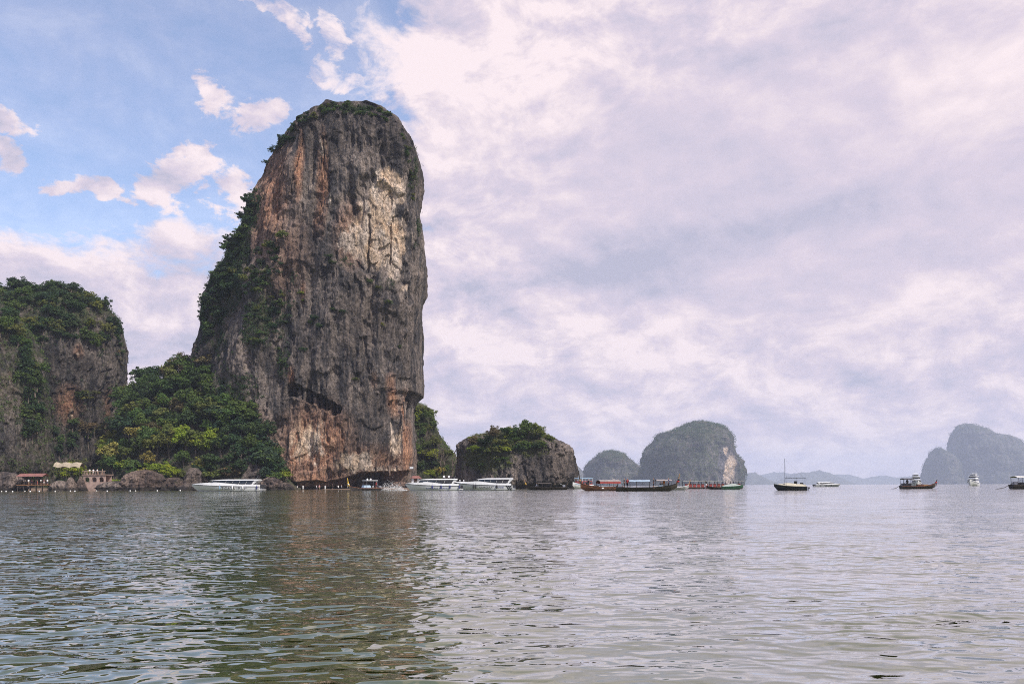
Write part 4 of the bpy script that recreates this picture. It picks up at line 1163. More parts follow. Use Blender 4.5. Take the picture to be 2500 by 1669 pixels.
YELLOW = plain('yellow_cloth', (0.65, 0.42, 0.06), 0.9, var=0.1)
REDC = plain('red_cloth', (0.45, 0.03, 0.03), 0.9, var=0.15)
GLASS, n_ = mat('tinted_glass')
finish(n_, {'Base Color': (0.022, 0.024, 0.028, 1), 'Roughness': 0.06, 'Specular IOR Level': 0.6})
INK = plain('black_lettering', (0.02, 0.02, 0.025), 0.5, var=0.1)
INKB = plain('blue_lettering', (0.05, 0.08, 0.28), 0.5, var=0.1)

def text_arrays(txt, size):
    cu = bpy.data.curves.new('lettering', 'FONT')
    cu.body = txt; cu.size = size; cu.resolution_u = 3
    ob = bpy.data.objects.new('lettering', cu); COL.objects.link(ob)
    dg = bpy.context.evaluated_depsgraph_get()
    me = bpy.data.meshes.new_from_object(ob.evaluated_get(dg))
    V = [tuple(v.co) for v in me.vertices]; Fs = [tuple(p.vertices) for p in me.polygons]
    bpy.data.objects.remove(ob); bpy.data.curves.remove(cu); bpy.data.meshes.remove(me)
    return V, Fs
class Hull:
    """stations from stern to bow: (x, half beam at deck, z deck, half beam at chine, z chine, z keel)"""
    def __init__(s, st): s.st = np.array(st, float)
    def at(s, x): return [np.interp(x, s.st[:, 0], s.st[:, k]) for k in range(1, 6)]
    def side(s, x, z):
        bd, zd, bc, zc, zk = s.at(x)
        t = min(max((z - zc) / max(zd - zc, 1e-3), 0), 1)
        return bc + (bd - bc) * t + 4 * t * (1 - t) * .04 * bd
    def mesh(s, n=26, open_top=False, inset=0.0):
        xs = np.linspace(s.st[0, 0], s.st[-1, 0], n)
        V, Fs = [], []
        for x in xs:
            bd, zd, bc, zc, zk = s.at(x)
            bm_ = (bd + bc) / 2 + 0.04 * bd; zm = (zd + zc) / 2
            row = [(x, -bd, zd), (x, -bm_, zm), (x, -bc, zc), (x, 0, zk), (x, bc, zc), (x, bm_, zm), (x, bd, zd)]
            V += row
        for i in range(n - 1):
            for k in range(6):
                a = i * 7 + k; Fs.append((a, a + 1, a + 8, a + 7))
            if not open_top:
                Fs.append((i * 7 + 6, i * 7, i * 7 + 7, i * 7 + 13))
        Fs.append(tuple(range(7))[::-1])
        return V, Fs
    def strip(s, z0, z1, out, x0, x1, sides=(-1, 1), n=30):
        """band along the sheer: heights measured down from the deck edge"""
        mb = MB()
        for sd in sides:
            V = []
            for x in np.linspace(x0, x1, n):
                bd, zd, *_ = s.at(x)
                for dz_, o_ in ((z0, out), (z1, out), (z1, -0.02), (z0, -0.02)):
                    V.append((x, sd * (s.side(x, zd + dz_) + o_), zd + dz_))
            Fs = [(i * 4 + k, i * 4 + (k + 1) % 4, i * 4 + 4 + (k + 1) % 4, i * 4 + 4 + k) for i in range(n - 1) for k in range(4)]
            mb.add(V, Fs + [(0, 1, 2, 3), (n * 4 - 1, n * 4 - 2, n * 4 - 3, n * 4 - 4)])
        return mb
def letter(hull, root, txt, size, x0, z0, m, side, name='lettering'):
    """writing that follows the hull side; side = +1 or -1, reads left to right from outside; x0 = where it begins"""
    V, Fs = text_arrays(txt, size)
    out = []
    for x, y, _ in V:
        xx = x0 - x if side > 0 else x0 + x
        out.append((xx, side * (hull.side(xx, z0 + y) + 0.03), z0 + y))
    return MB().add(out, Fs).build(name, m, root)
def place(root, px, Y, rz, z=0.0):
    root.location = (PX(px, Y), Y, z); root.rotation_euler = (0, 0, rz)
def engine(root, x, y, s=1.0):
    e = MB().box(x - .45 * s, x + .15 * s, y - .22 * s, y + .22 * s, .55 * s, 1.25 * s, 0.82).build('engine', DARK, root, bevel=.05 * s)
    MB().box(x - .2 * s, x + .1 * s, y - .09 * s, y + .09 * s, -.5 * s, .6 * s).build('leg', GREY, e)
    return e
def fender(root, x, y, z, m=NAVY, l=0.7, r=0.13):
    f = MB().lathe([(.02, l / 2), (r * .8, l / 2 - .06), (r, l / 4), (r, -l / 4), (r * .8, -l / 2 + .06), (.02, -l / 2)], 10, 'z', (x, y, z)).build('fender', m, root, True)
    MB().tube([(x, y, z + l / 2 - .02), (x, y * 0.97, z + l / 2 + .45)], .02).build('rope', DARK, f)

def speedboat(L, label, vis, txts=(), fenders=(), stripes=False, low=WHITE, roofk=0.0, flags=False, group='speedboats', panes=5, engines=3, cabin=(0.14, 0.66), hk=.082, roof_up=1.0):
    """white tour speedboat, bow at +x, waterline z=0"""
    B = 0.105 * L; h = hk * L
    root = empty('speedboat')
    hu = Hull([(-.50 * L, B * .95, h * .86, B * .85, .1 * h, -.35 * h), (-.2 * L, B, h * .9, B * .86, .1 * h, -.4 * h), (.1 * L, B * .98, h * 1.0, B * .74, .16 * h, -.4 * h), (.3 * L, B * .80, h * 1.12, B * .48, .36 * h, -.25 * h),
               (.42 * L, B * .50, h * 1.22, B * .24, .62 * h, .1 * h), (.5 * L, B * .03, h * 1.30, B * .02, 1.1 * h, 1.0 * h)])
    V, Fs = hu.mesh()
    hull = MB().add(V, Fs).build('hull', low, root, True)
    hu.strip(-.10 * h, -.02 * h, .05, -.5 * L, .49 * L).build('rub_rail', DARK, root)
    # raised deck and cabin coaming
    mb = MB(); n = 22; VV = []
    for x in np.linspace(-.47 * L, .485 * L, n):
        bd, zd, *_ = hu.at(x)
        tf = min(max((x + .2 * L) / (.3 * L), 0), 1)
        up = (.30 + .26 * tf) * h * (1 if x < .14 * L else max(0, (.49 * L - x) / (.35 * L)) ** .8)
        VV += [(x, -bd * .96, zd - .02), (x, -bd * .90, zd + up), (x, bd * .90, zd + up), (x, bd * .96, zd - .02)]
    FF = [(i * 4 + k, i * 4 + k + 1, i * 4 + k + 5, i * 4 + k + 4) for i in range(n - 1) for k in range(3)] + [(0, 1, 2, 3), (n * 4 - 1, n * 4 - 2, n * 4 - 3, n * 4 - 4)]
    mb.add(VV, FF).build('deck', WHITE, root, True)
    x0, x1 = -cabin[1] * L + .24 * L, cabin[0] * L          # cabin from stern end to front
    zs_, zr = h * 1.22, h * (1.22 + .68 * roof_up)
    bw = B * .84
    sill = lambda x: zs_ + .02 + min(max((x - x0) / (x1 - x0), 0), 1) * .42 * (zr - zs_)
    # windows: one pane between each pair of slanted posts
    for sd in (-1, 1):
        for k in range(panes):
            a, b = x0 + (x1 - x0) * (k + .07) / panes, x0 + (x1 - x0) * (k + .95) / panes
            sl = .05 * L
            zt_a = zr - .02 - (0.0 if k < panes - 1 else .0)
            tail = 0.55 if k == panes - 1 else 1.0
            pts = [(a, sd * bw, sill(a)), (b, sd * bw, sill(b)), (b + sl * tail * -.6, sd * bw * .92, zs_ + (zr - zs_) * (.95 if k < panes - 1 else .88)), (a - sl * .6, sd * bw * .92, zs_ + (zr - zs_) * .95)]
            MB().add(pts + [(p[0], p[1] - sd * .04, p[2]) for p in pts], [(0, 1, 2, 3), (7, 6, 5, 4), (0, 4, 5, 1), (1, 5, 6, 2), (2, 6, 7, 3), (3, 7, 4, 0)]).build('window', GLASS, root)
        for k in range(panes + 1):
            a = x0 + (x1 - x0) * (k + .01) / panes
            MB().tube([(a, sd * bw, zs_ - .05), (a - .03 * L, sd * bw * .92, zr)], .028).build('post', WHITE, root)
        # broad raked pillar at the back
        MB().prism([(x0 - .005 * L, zs_ - .1), (x0 + .03 * L, zs_ - .1), (x0 - .035 * L, zr), (x0 - .09 * L, zr)], sd * bw * .93 - .05, sd * bw * .93 + .05).build('pillar', WHITE, root)
    # raked windscreen
    MB().add([(x1 + .10 * L, -bw * .66, zs_ + .22 * h), (x1 + .10 * L, bw * .66, zs_ + .22 * h), (x1 - .01 * L, bw * .86, zr - .03), (x1 - .01 * L, -bw * .86, zr - .03)], [(0, 1, 2, 3)]).build('windscreen', GLASS, root)
    # roof: cambered slab
    mb = MB(); n = 14; VV = []
    for i in range(n):
        t = i / (n - 1); x = x0 - .09 * L + (x1 + .02 * L - x0 + .09 * L) * t
        dz_ = .16 * h * math.sin(min(1, (1 - t) * 3.0) * math.pi / 2) + roofk * t
        w = bw * (1.06 - .22 * max(0, t - .75) * 4)
        VV += [(x, -w, zr), (x, -w * .93, zr + dz_ * .8), (x, 0, zr + dz_ * 1.25), (x, w * .93, zr + dz_ * .8), (x, w, zr)]
    FF = [(i * 5 + k, i * 5 + (k + 1) % 5, i * 5 + 5 + (k + 1) % 5, i * 5 + 5 + k) for i in range(n - 1) for k in range(5)] + [(0, 1, 2, 3, 4), tuple(n * 5 - 1 - k for k in range(5))]
    mb.add(VV, FF).build('roof', WHITE, root, True)
    # inside: seats
    for k in range(4):
        MB().box(x0 + (x1 - x0) * (.1 + .22 * k), x0 + (x1 - x0) * (.18 + .22 * k), -bw * .75, bw * .75, h * .9, zs_ + .12 * h).build('seat', NAVY, root)
    for k in range(engines):
        engine(root, -.515 * L, (k - (engines - 1) / 2) * .55 * B, L / 13)
    MB().box(-.55 * L, -.49 * L, -B * .8, B * .8, .18 * h, .30 * h).build('swim_platform', WHITE, root)
    MB().tube([(x0 - .02 * L, .1, zr), (x0 - .06 * L, .12, zr + .75 * h)], .02).build('antenna', GREY, root)
    for (t, size, x, z, m) in txts:
        letter(hu, root, t, size, x, z, m, vis)
    for (x, m) in fenders:
        fender(root, x * L, vis * (hu.side(x * L, h * .8) + .14), h * .62, m, .62 * h, .10 * h + .03)
    if stripes:
        for k in range(3):
            xs = -.40 * L - .035 * L * k
            pts = []
            for (xx, zz) in ((xs, h * .78), (xs + .022 * L, h * .78), (xs - .025 * L, h * .12), (xs - .047 * L, h * .12)):
                pts.append((max(xx, -.499 * L), vis * (hu.side(max(xx, -.499 * L), zz) + .025 + .03), zz))
            MB().add(pts, [(0, 1, 2, 3)]).build('stripe', INK, root)
    if flags:
        for k, (fx, c_) in enumerate(((x0 + .05 * L, WHITE), (x0 + .14 * L, WHITE))):
            p_ = MB().tube([(fx, 0, zr), (fx, 0, zr + .75 * h)], .025).build('flag_pole', GREY, root)
            MB().add([(fx, .0, zr + .42 * h), (fx + .3 * h, .05, zr + .40 * h), (fx + .32 * h, .02, zr + .72 * h), (fx, 0, zr + .75 * h)], [(0, 1, 2, 3)]).build('flag', c_, p_)
    tag(root, label, 'speedboat', group)
    return root, hu
GS = 'white speedboats off the beach'
b1, h1 = speedboat(16.4, 'white speedboat lettered TIGATA moored left of the beach', 1, [('TIGATA 19.', .92, 0.7, .36, INK)], [(.06, BLUE), (-.12, WHITE), (-.27, WHITE), (-.47, NAVY)], group=GS, panes=6, cabin=(.20, .64))
place(b1, 553, 190, math.pi + .02)
# round emblem beside the name
def emblem(hull, root, x, z, r, side):
    V = [(x, side * (hull.side(x, z) + .03), z)]
    for k in range(20):
        a = 2 * math.pi * k / 20
        for rr in (r * .62, r):
            xx, zz = x + rr * math.cos(a), z + rr * math.sin(a)
            V.append((xx, side * (hull.side(xx, zz) + .032), zz))
    Fs = [(1 + 2 * k, 2 + 2 * k, 2 + 2 * ((k + 1) % 20), 1 + 2 * ((k + 1) % 20)) for k in range(20)]
    MB().add(V, Fs).build('emblem', plain('grey_print', (.25, .25, .3), .5), root)
    MB().add([(x - r * 1.2, side * (hull.side(x, z) + .034), z + .06), (x - r * 2.3, side * (hull.side(x, z) + .034), z + .10), (x - r * 2.3, side * (hull.side(x, z) + .034), z + .2), (x - r * 1.2, side * (hull.side(x, z) + .034), z + .2)], [(0, 1, 2, 3)]).build('emblem', bpy.data.materials['grey_print'], root)
emblem(h1, b1, -4.55, .62, .34, 1)
b2, h2 = speedboat(11.8, 'white speedboat with blue fenders and pale flags, left of the two side by side', 1, [('KAMOLRAT  MARINE', .50, 1.4, .34, INKB)], [(.0, NAVY), (-.16, NAVY), (-.32, NAVY), (-.49, NAVY)], hk=.104, group=GS, flags=True, cabin=(.26, .60), panes=4)
place(b2, 1057, 172, math.pi)
b3, h3 = speedboat(12.4, 'white speedboat lettered KAMOLRAT MARINE with black stern stripes', 1, [('KAMOLRAT', .62, 1.2, .46, INK), ('MARINE', .56, -2.3, .46, INKB)], [(.20, DARK), (.16, DARK), (-.22, DARK)], hk=.104, stripes=True, group=GS, cabin=(.13, .66), panes=5)
place(b3, 1184, 178, math.pi - .04)
b4, h4 = speedboat(11.0, 'white speedboat mostly hidden behind two others, only roof and flags showing', 1, [], [], group=GS, flags=True, cabin=(.15, .5), panes=4)
place(b4, 1112, 208, math.pi + .05, 0.2)
b5, h5 = speedboat(11.0, 'small white speedboat with dark windows heading right on the open water', -1, [], [(.1, DARK), (-.1, DARK), (-.3, DARK)], group='boats on the open water', cabin=(.18, .56), panes=4, low=plain('dull_grey_gelcoat', (.42, .43, .44), .3))
place(b5, 2020, 330, .05)

def longtail(L, label, hullm, canopy=None, can=(-.25, .15), can_h=1.35, vis=1, rise=1.0, prowm=TAN, ribbons=(REDC, YELLOW), stripe=None, tail=True, cargo=None, group='longtail boats', name='longtail_boat', side_cloth=None, zk=1.0):
    B = .075 * L + .25
    root = empty(name)
    zb = .066 * L * zk
    hu = Hull([(-.5 * L, B * .72, zb * 1.05, B * .60, .02 * L, -.02 * L), (-.25 * L, B, zb * .9, B * .78, .015 * L, -.03 * L), (.1 * L, B, zb * .95, B * .76, .015 * L, -.03 * L), (.3 * L, B * .72, zb * 1.25, B * .5, .03 * L, -.02 * L),
               (.42 * L, B * .40, zb * 1.52, B * .24, .05 * L, .01 * L), (.5 * L, B * .07, zb * 2.0, B * .05, .095 * L, .06 * L)])
    V, Fs = hu.mesh(28, True)
    MB().add(V, Fs).build('hull', hullm, root, True)
    hu.strip(-.10 * zb, .06 * zb, .05, -.5 * L, .5 * L).build('gunwale', stripe or hullm, root)
    MB().add([(x, s_ * hu.at(x)[0] * .9, hu.at(x)[1] * .55) for x in np.linspace(-.49 * L, .40 * L, 12) for s_ in (-1, 1)], [(2 * i, 2 * i + 1, 2 * i + 3, 2 * i + 2) for i in range(11)]).build('floor', DKWOOD, root)
    for k in range(5):
        x = -.30 * L + .14 * L * k
        bd, zd, *_ = hu.at(x)
        MB().box(x - .12, x + .12, -bd * .95, bd * .95, zd * .72, zd * .72 + .06).build('thwart', TAN, root)
    # upswept prow post
    zt = zb * 2.0
    pr = MB().prism([(.485 * L, zt - .12 * L * .4), (.505 * L, zt - .02 * L), (.535 * L, zt + .06 * L * rise), (.55 * L, zt + .14 * L * rise), (.538 * L, zt + .142 * L * rise), (.515 * L, zt + .06 * L * rise), (.47 * L, zt - .015 * L)], -.07, .07).build('prow', prowm, root)
    for k, m in enumerate(ribbons):
        f = .25 + .28 * k
        x, z = .508 * L + .035 * L * f, zt + .09 * L * rise * f
        MB().lathe([(.10, -.14), (.2, -.09), (.22, 0), (.19, .1), (.1, .14)], 9, 'z', (x, 0, z)).build('ribbon', m, pr)
        MB().add([(x + .05, -.12, z), (x + .05, .12, z), (x + .16, .09, z - .75), (x + .2, -.06, z - .85)], [(0, 1, 2, 3)]).build('ribbon', m, pr)
    if canopy:
        a, b = can[0] * L, can[1] * L
        zc = zb + can_h
        VV = []; n = 9
        for i in range(n):
            x = a + (b - a) * i / (n - 1)
            for k in range(7):
                y = -B * 1.02 + 2.04 * B * k / 6
                VV.append((x, y, zc + .22 * (1 - (y / B) ** 2) + .02 * math.sin(i * 2.1)))
        m_ = len(VV)
        VV += [(x, y, z - .06) for x, y, z in VV]
        FF = [(i * 7 + k, i * 7 + k + 1, i * 7 + k + 8, i * 7 + k + 7) for i in range(n - 1) for k in range(6)]
        FF += [tuple(q + m_ for q in f[::-1]) for f in FF]
        for i in range(n - 1):
            FF += [(i * 7, i * 7 + 7, i * 7 + 7 + m_, i * 7 + m_), (i * 7 + 6, i * 7 + 6 + m_, i * 7 + 13 + m_, i * 7 + 13)]
        for k in range(6):
            FF += [(k, k + m_, k + 1 + m_, k + 1), ((n - 1) * 7 + k, (n - 1) * 7 + k + 1, (n - 1) * 7 + k + 1 + m_, (n - 1) * 7 + k + m_)]
        MB().add(VV, FF).build('canopy', canopy, root, True)
        for s_ in (-1, 1):
            for k in range(4):
                x = a + (b - a) * (.03 + .94 * k / 3)
                bd, zd, *_ = hu.at(x)
                MB().tube([(x, s_ * bd * .96, zd - .1), (x, s_ * B * .98, zc + .02)], .035).build('post', DKWOOD, root)
            if side_cloth:
                MB().add([(a, s_ * B, zc), (b, s_ * B, zc), (b, s_ * B * 1.01, zc - .45), (a, s_ * B * 1.01, zc - .45)], [(0, 1, 2, 3)]).build('side_curtain', side_cloth, root)
    if tail:
        e = MB().box(-.47 * L, -.40 * L, -.28, .28, zb * 1.0, zb * 1.0 + .55, .85).build('engine', GREY, root, bevel=.05)
        MB().tube([(-.45 * L, 0, zb + .40), (-.62 * L, 0, .30 * zb), (-.78 * L, 0, -.05)], .05).build('tail_shaft', DKWOOD, root)
        MB().tube([(-.41 * L, 0, zb + .45), (-.33 * L, .1, zb + .85)], .03).build('tiller', GREY, e)
    if cargo:
        for (x, y, sx, sy, sz, m) in cargo:
            bd, zd, *_ = hu.at(x * L)
            MB().box(x * L - sx / 2, x * L + sx / 2, y - sy / 2, y + sy / 2, zd * .6, zd * .6 + sz, .9).build('cargo', m, root, bevel=.04)
    tag(root, label, 'longtail boat', group)
    return root, hu
GL = 'longtail boats at anchor'
l1, _ = longtail(9.0, 'longtail boat with white canopy frame and yellow prow cloth speeding in front of the cave', DKWOOD, None, rise=1.35, prowm=YELLOW, ribbons=(WHITE, YELLOW), stripe=BROWN, group=GL)
place(l1, 893, 186, math.pi + .75)
fr = MB()
for s_ in (-1, 1):
    for x in (-2.6, .2):
        fr.tube([(x, s_ * .8, .5), (x, s_ * .8, 2.3)], .04)
fr.build('posts_frame', GREY, l1)
MB().box(-2.8, .4, -.95, .95, 2.3, 2.4, .96).build('roof', WHITE, l1)
MB().box(-1.2, .9, -.6, .6, .6, 1.25, .8).build('cabin', PALEBLUE, l1, bevel=.06)
for s_ in (-.7, .7):
    MB().lathe([(.02, -.2), (.2, -.1), (.2, .12), (.05, .22)], 9, 'z', (-.9, s_, 2.62)).build('lamp', WHITE, l1)
l2, _ = longtail(9.3, 'dark longtail boat with tan prow lying under the grey islet', DKWOOD, DKWOOD, (-.12, .22), .85, prowm=TAN, ribbons=(YELLOW,), rise=.9, group=GL)
place(l2, 1334, 184, math.pi + .03)
l3, _ = longtail(8.4, 'brown longtail boat with a tall dark prow and red striped canopy pointing left', BROWN, DULLC, (-.42, .08), 1.0, rise=1.9, prowm=DKWOOD, ribbons=(TAN,), stripe=BROWN, cargo=[(.26, .1, .7, .6, .5, WHITE), (.15, 0, 1.2, .8, .5, DKWOOD), (.33, 0, .5, .5, .9, BLACK)], group=GL, side_cloth=RED, zk=1.35)
place(l3, 1468, 147, math.pi + .34)
MB().add([(.3, .86, .35), (-.1, .86, .35), (-.1, .86, .8), (.3, .86, .8)], [(0, 1, 2, 3)]).build('hull_plate', WHITE, l3)
l4, _ = longtail(9.9, 'olive longtail boat with pale blue canopy and ribboned prow pointing right', OLIVE, PALEBLUE, (-.28, .06), .95, rise=1.1, prowm=TAN, ribbons=(REDC, DARK), stripe=BLACK, cargo=[(.16, 0, .8, .8, .4, CANVAS), (.24, 0, .7, .6, .5, PALEBLUE)], group=GL)
place(l4, 1578, 131, -.16)
l5, _ = longtail(7.4, 'small pale longtail boat with tan prow half hidden behind the ribboned prow', plain('dull_white_planks', (.5, .5, .5), .5), DULLC, (-.35, .05), 1.35, rise=1.0, prowm=TAN, ribbons=(), stripe=WHITE, tail=False, group=GL)
place(l5, 1634, 152, .02)
l6, _ = longtail(6.4, 'dark longtail boat with white tipped prow left of the green boat', DKWOOD, None, rise=1.1, prowm=DKWOOD, ribbons=(WHITE,), cargo=[(-.1, 0, 1.0, .9, .7, TAN), (.1, .1, .8, .7, .5, BROWN)], tail=False, group=GL)
place(l6, 1760, 176, math.pi + .05)
l7, _ = longtail(7.2, 'dark longtail boat with red ribbons and long tail shaft in front of the far island', DKWOOD, BLACK, (-.46, -.16), 1.35, rise=.7, prowm=DKWOOD, ribbons=(REDC,), zk=1.2, stripe=BROWN, cargo=[(-.34, 0, 1.8, 1.0, .8, BLACK), (0.05, 0, 1.3, .8, .6, BROWN), (.2, 0, 1.0, .7, .5, TAN)], group=GL)
place(l7, 2241, 160, .04)
l8, _ = longtail(11.0, 'dark longtail boat with pale canopy cut off by the right edge', DKWOOD, CANVAS, (-.46, .15), 1.35, rise=1.0, prowm=DKWOOD, ribbons=(REDC,), cargo=[(-.3, 0, 1.5, 1.0, .8, BLACK)], group=GL)
place(l8, 2542, 142, .03)

# green covered boat
def green_boat():
    root = empty('covered_boat')
    hu = Hull([(-3.2, .85, .85, .7, .1, -.2), (0, .95, .95, .75, .1, -.25), (2.0, .75, 1.1, .45, .2, -.15), (3.2, .1, 1.4, .08, .8, .6)])
    V, Fs = hu.mesh(); MB().add(V, Fs).build('hull', GREENP, root, True)
    n = 12; VV = []
    for i in range(n):
        x = -3.1 + 5.4 * i / (n - 1)
        bd, zd, *_ = hu.at(x)
        for k in range(7):
            y = -bd + 2 * bd * k / 6
            VV.append((x, y, zd + .75 * (1 - (y / bd) ** 2) * math.sin(math.pi * (i + .4) / n) * (.8 + .3 * random.random())))
    MB().add(VV, [(i * 7 + k, i * 7 + k + 1, i * 7 + k + 8, i * 7 + k + 7) for i in range(n - 1) for k in range(6)]).build('tarpaulin', plain('grey_green_tarpaulin', (.34, .38, .35), .9), root)
    hu.strip(-.1, 0, .04, -3.2, 3.1).build('gunwale', GREENP, root)
    tag(root, 'green hulled boat under a pale tarpaulin beside the large hazy island', 'boat')
    return root
GB_ = green_boat(); place(GB_, 1788, 172, .0); GB_.scale = (.72, .72, .72)

# black hulled motor boat with mast
def mast_boat():
    root = empty('motor_boat'); L = 8.6
    hu = Hull([(-.5 * L, 1.25, 1.0, 1.1, .1, -.4), (-.1 * L, 1.4, 1.1, 1.15, .1, -.5), (.2 * L, 1.2, 1.3, .8, .25, -.4), (.4 * L, .6, 1.55, .3, .6, 0), (.5 * L, .05, 1.75, .04, 1.3, 1.1)])
    V, Fs = hu.mesh(); MB().add(V, Fs).build('hull', BLACK, root, True)
    hu.strip(-.02, .10, .05, -.5 * L, .5 * L).build('gunwale', CREAM, root)
    V = []
    for x, zz, w in ((-.45 * L, 1.55, .9), (-.2 * L, 1.75, .95), (.05 * L, 2.0, .85), (.2 * L, 1.95, .7), (.36 * L, 1.72, .35)):
        bd, zd, *_ = hu.at(x)
        V += [(x, -bd * .85, zd), (x, -w * bd * .7, zz), (x, w * bd * .7, zz), (x, bd * .85, zd)]
    MB().add(V, [(i * 4 + k, i * 4 + k + 1, i * 4 + k + 5, i * 4 + k + 4) for i in range(4) for k in range(3)] + [(0, 1, 2, 3), (19, 18, 17, 16)]).build('cabin', CREAM, root, True)
    for s_ in (-1, 1):
        for k in range(3):
            x = -.02 * L + .085 * L * k
            MB().box(x, x + .06 * L, s_ * .78 - .03, s_ * .78 + .03, 1.60, 1.80).build('window', GLASS, root)
    MB().add([(.09 * L, -.7, 2.0), (.09 * L, .7, 2.0), (.03 * L, .65, 2.45), (.03 * L, -.65, 2.45)], [(0, 1, 2, 3)]).build('windscreen', GLASS, root)
    MB().box(-.46 * L, .16 * L, -1.0, 1.0, 3.28, 3.38, .95).build('bimini_top', BLACK, root, bevel=.03)
    for x in (-.44 * L, -.2 * L, .12 * L):
        for s_ in (-1, 1):
            MB().tube([(x, s_ * 1.0, 1.2), (x + .02 * L, s_ * .92, 3.3)], .03).build('post', GREY, root)
    ms = MB().tube([(.17 * L, 0, 1.9), (.175 * L, 0, 8.7)], .06, .035).build('mast', DARK, root)
    MB().tube([(.173 * L, -.5, 4.3), (.173 * L, .5, 4.3)], .02).build('spreader', DARK, ms)
    for e_ in ((.47 * L, 0, 1.75), (-.4 * L, 0, 3.3), (.12 * L, .9, 3.3), (.12 * L, -.9, 3.3)):
        MB().tube([(.175 * L, 0, 8.5), e_], .008, .008, 4).build('stay', DARK, ms)
    rl = MB()
    for k in range(7):
        x = .18 * L + .05 * L * k
        bd, zd, *_ = hu.at(min(x, .49 * L))
        for s_ in (-1, 1):
            rl.tube([(x, s_ * bd * .9, zd), (x, s_ * bd * .9, zd + .45)], .015, .015, 4)
    rl.build('rail', GREY, root)
    MB().box(-.2 * L, -.1 * L, -.3, .3, 1.7, 2.5).build('helm', DARK, root, bevel=.04)
    MB().box(-.38 * L, -.28 * L, -.6, .6, 1.4, 2.1).build('seat', DARK, root, bevel=.04)
    engine(root, -.53 * L, 0, .7)
    MB().tube([(.5 * L, 0, 1.6), (.62 * L, .1, -.1)], .015, .015, 4).build('anchor_rope', CANVAS, root)
    tag(root, 'black hulled motor boat with cream cabin, dark sunshade and tall mast', 'boat')
    return root
MAST = mast_boat(); place(MAST, 1930, 134, math.pi - .35); MAST.scale = (.62, .62, .62)

def yacht(s, label):
    root = empty('motor_yacht')
    hu = Hull([(-6, 1.9, 1.5, 1.7, .2, -.5), (-2, 2.2, 1.7, 1.8, .2, -.6), (2, 2.0, 2.1, 1.3, .4, -.5), (4.6, 1.1, 2.6, .5, 1.0, 0), (6.4, .1, 3.1, .08, 2.6, 2.3)])
    V, Fs = hu.mesh(); MB().add(V, Fs).build('hull', WHITE, root, True)
    for (a, b, w, z0, z1, n) in ((-4.6, 2.8, 1.75, 1.7, 3.4, 'saloon'), (-4.0, 1.4, 1.5, 3.5, 4.7, 'bridge'), (-3.2, .2, 1.1, 4.8, 5.6, 'flybridge')):
        p = MB().box(a, b, -w, w, z0, z1, .86, -.25).build(n, WHITE, root, bevel=.08)
        MB().box(a + .1, b - .05, -w * .97 - .03, w * .97 + .03, z0 + (z1 - z0) * .42, z0 + (z1 - z0) * .74, .95, -.08).build('window', GLASS, p)
        MB().box(a - .7, b + .25, -w * 1.04, w * 1.04, z1 - .02, z1 + .12, .98).build('roof', WHITE, p)
    ar = MB(); ar.tube([(-3.0, -1.1, 4.8), (-3.4, -.9, 6.3), (-3.4, .9, 6.3), (-3.0, 1.1, 4.8)], .09); ar.build('radar_arch', WHITE, root)
    MB().tube([(-3.4, 0, 6.3), (-3.5, 0, 8.0)], .03).build('antenna', GREY, root)
    hu.strip(-.5, -.38, .03, -6, 5.5).build('stripe', NAVY, root)
    rl = MB()
    for x in np.linspace(0, 6.0, 9):
        bd, zd, *_ = hu.at(x)
        for s_ in (-1, 1): rl.tube([(x, s_ * bd * .92, zd), (x, s_ * bd * .92, zd + .7)], .02, .02, 4)
    rl.build('rail', GREY, root)
    root.scale = (s, s, s)
    tag(root, label, 'yacht')
    return root
place(yacht(.95, 'white three decked motor yacht before the big far island'), 2375, 360, math.pi + .85)
place(yacht(.60, 'small white cabin cruiser behind the longtail with red ribbons'), 2236, 205, math.pi + 1.2)

def tour_boat():
    root = empty('tour_boat')
    hu = Hull([(-4.5, 1.4, 1.2, 1.2, .1, -.4), (0, 1.6, 1.2, 1.3, .1, -.5), (3, 1.2, 1.5, .8, .3, -.3), (4.8, .1, 2.0, .08, 1.4, 1.0)])
    V, Fs = hu.mesh(); MB().add(V, Fs).build('hull', WHITE, root, True)
    h_ = MB().box(-3.8, 1.6, -1.3, 1.3, 1.2, 2.3, .97).build('house', RED, root)
    for s_ in (-1, 1):
        for k in range(4):
            MB().box(-3.4 + 1.25 * k, -2.5 + 1.25 * k, s_ * 1.29 - .04, s_ * 1.29 + .04, 1.45, 2.1).build('window', GLASS, h_)
    MB().box(-4.0, 1.9, -1.45, 1.45, 3.0, 3.16, .95).build('roof', BLUE, root, bevel=.04)
    for x in (-3.8, -2.0, -.2, 1.6):
        for s_ in (-1, 1): MB().tube([(x, s_ * 1.3, 2.2), (x, s_ * 1.35, 3.05)], .05).build('post', WHITE, root)
    hu.strip(-.35, -.2, .03, -4.5, 4.3).build('stripe', BLUE, root)
    tag(root, 'white tour boat with red cabin and light blue roof behind the tall dark prow', 'boat')
    return root
place(tour_boat(), 1420, 235, math.pi + .9)

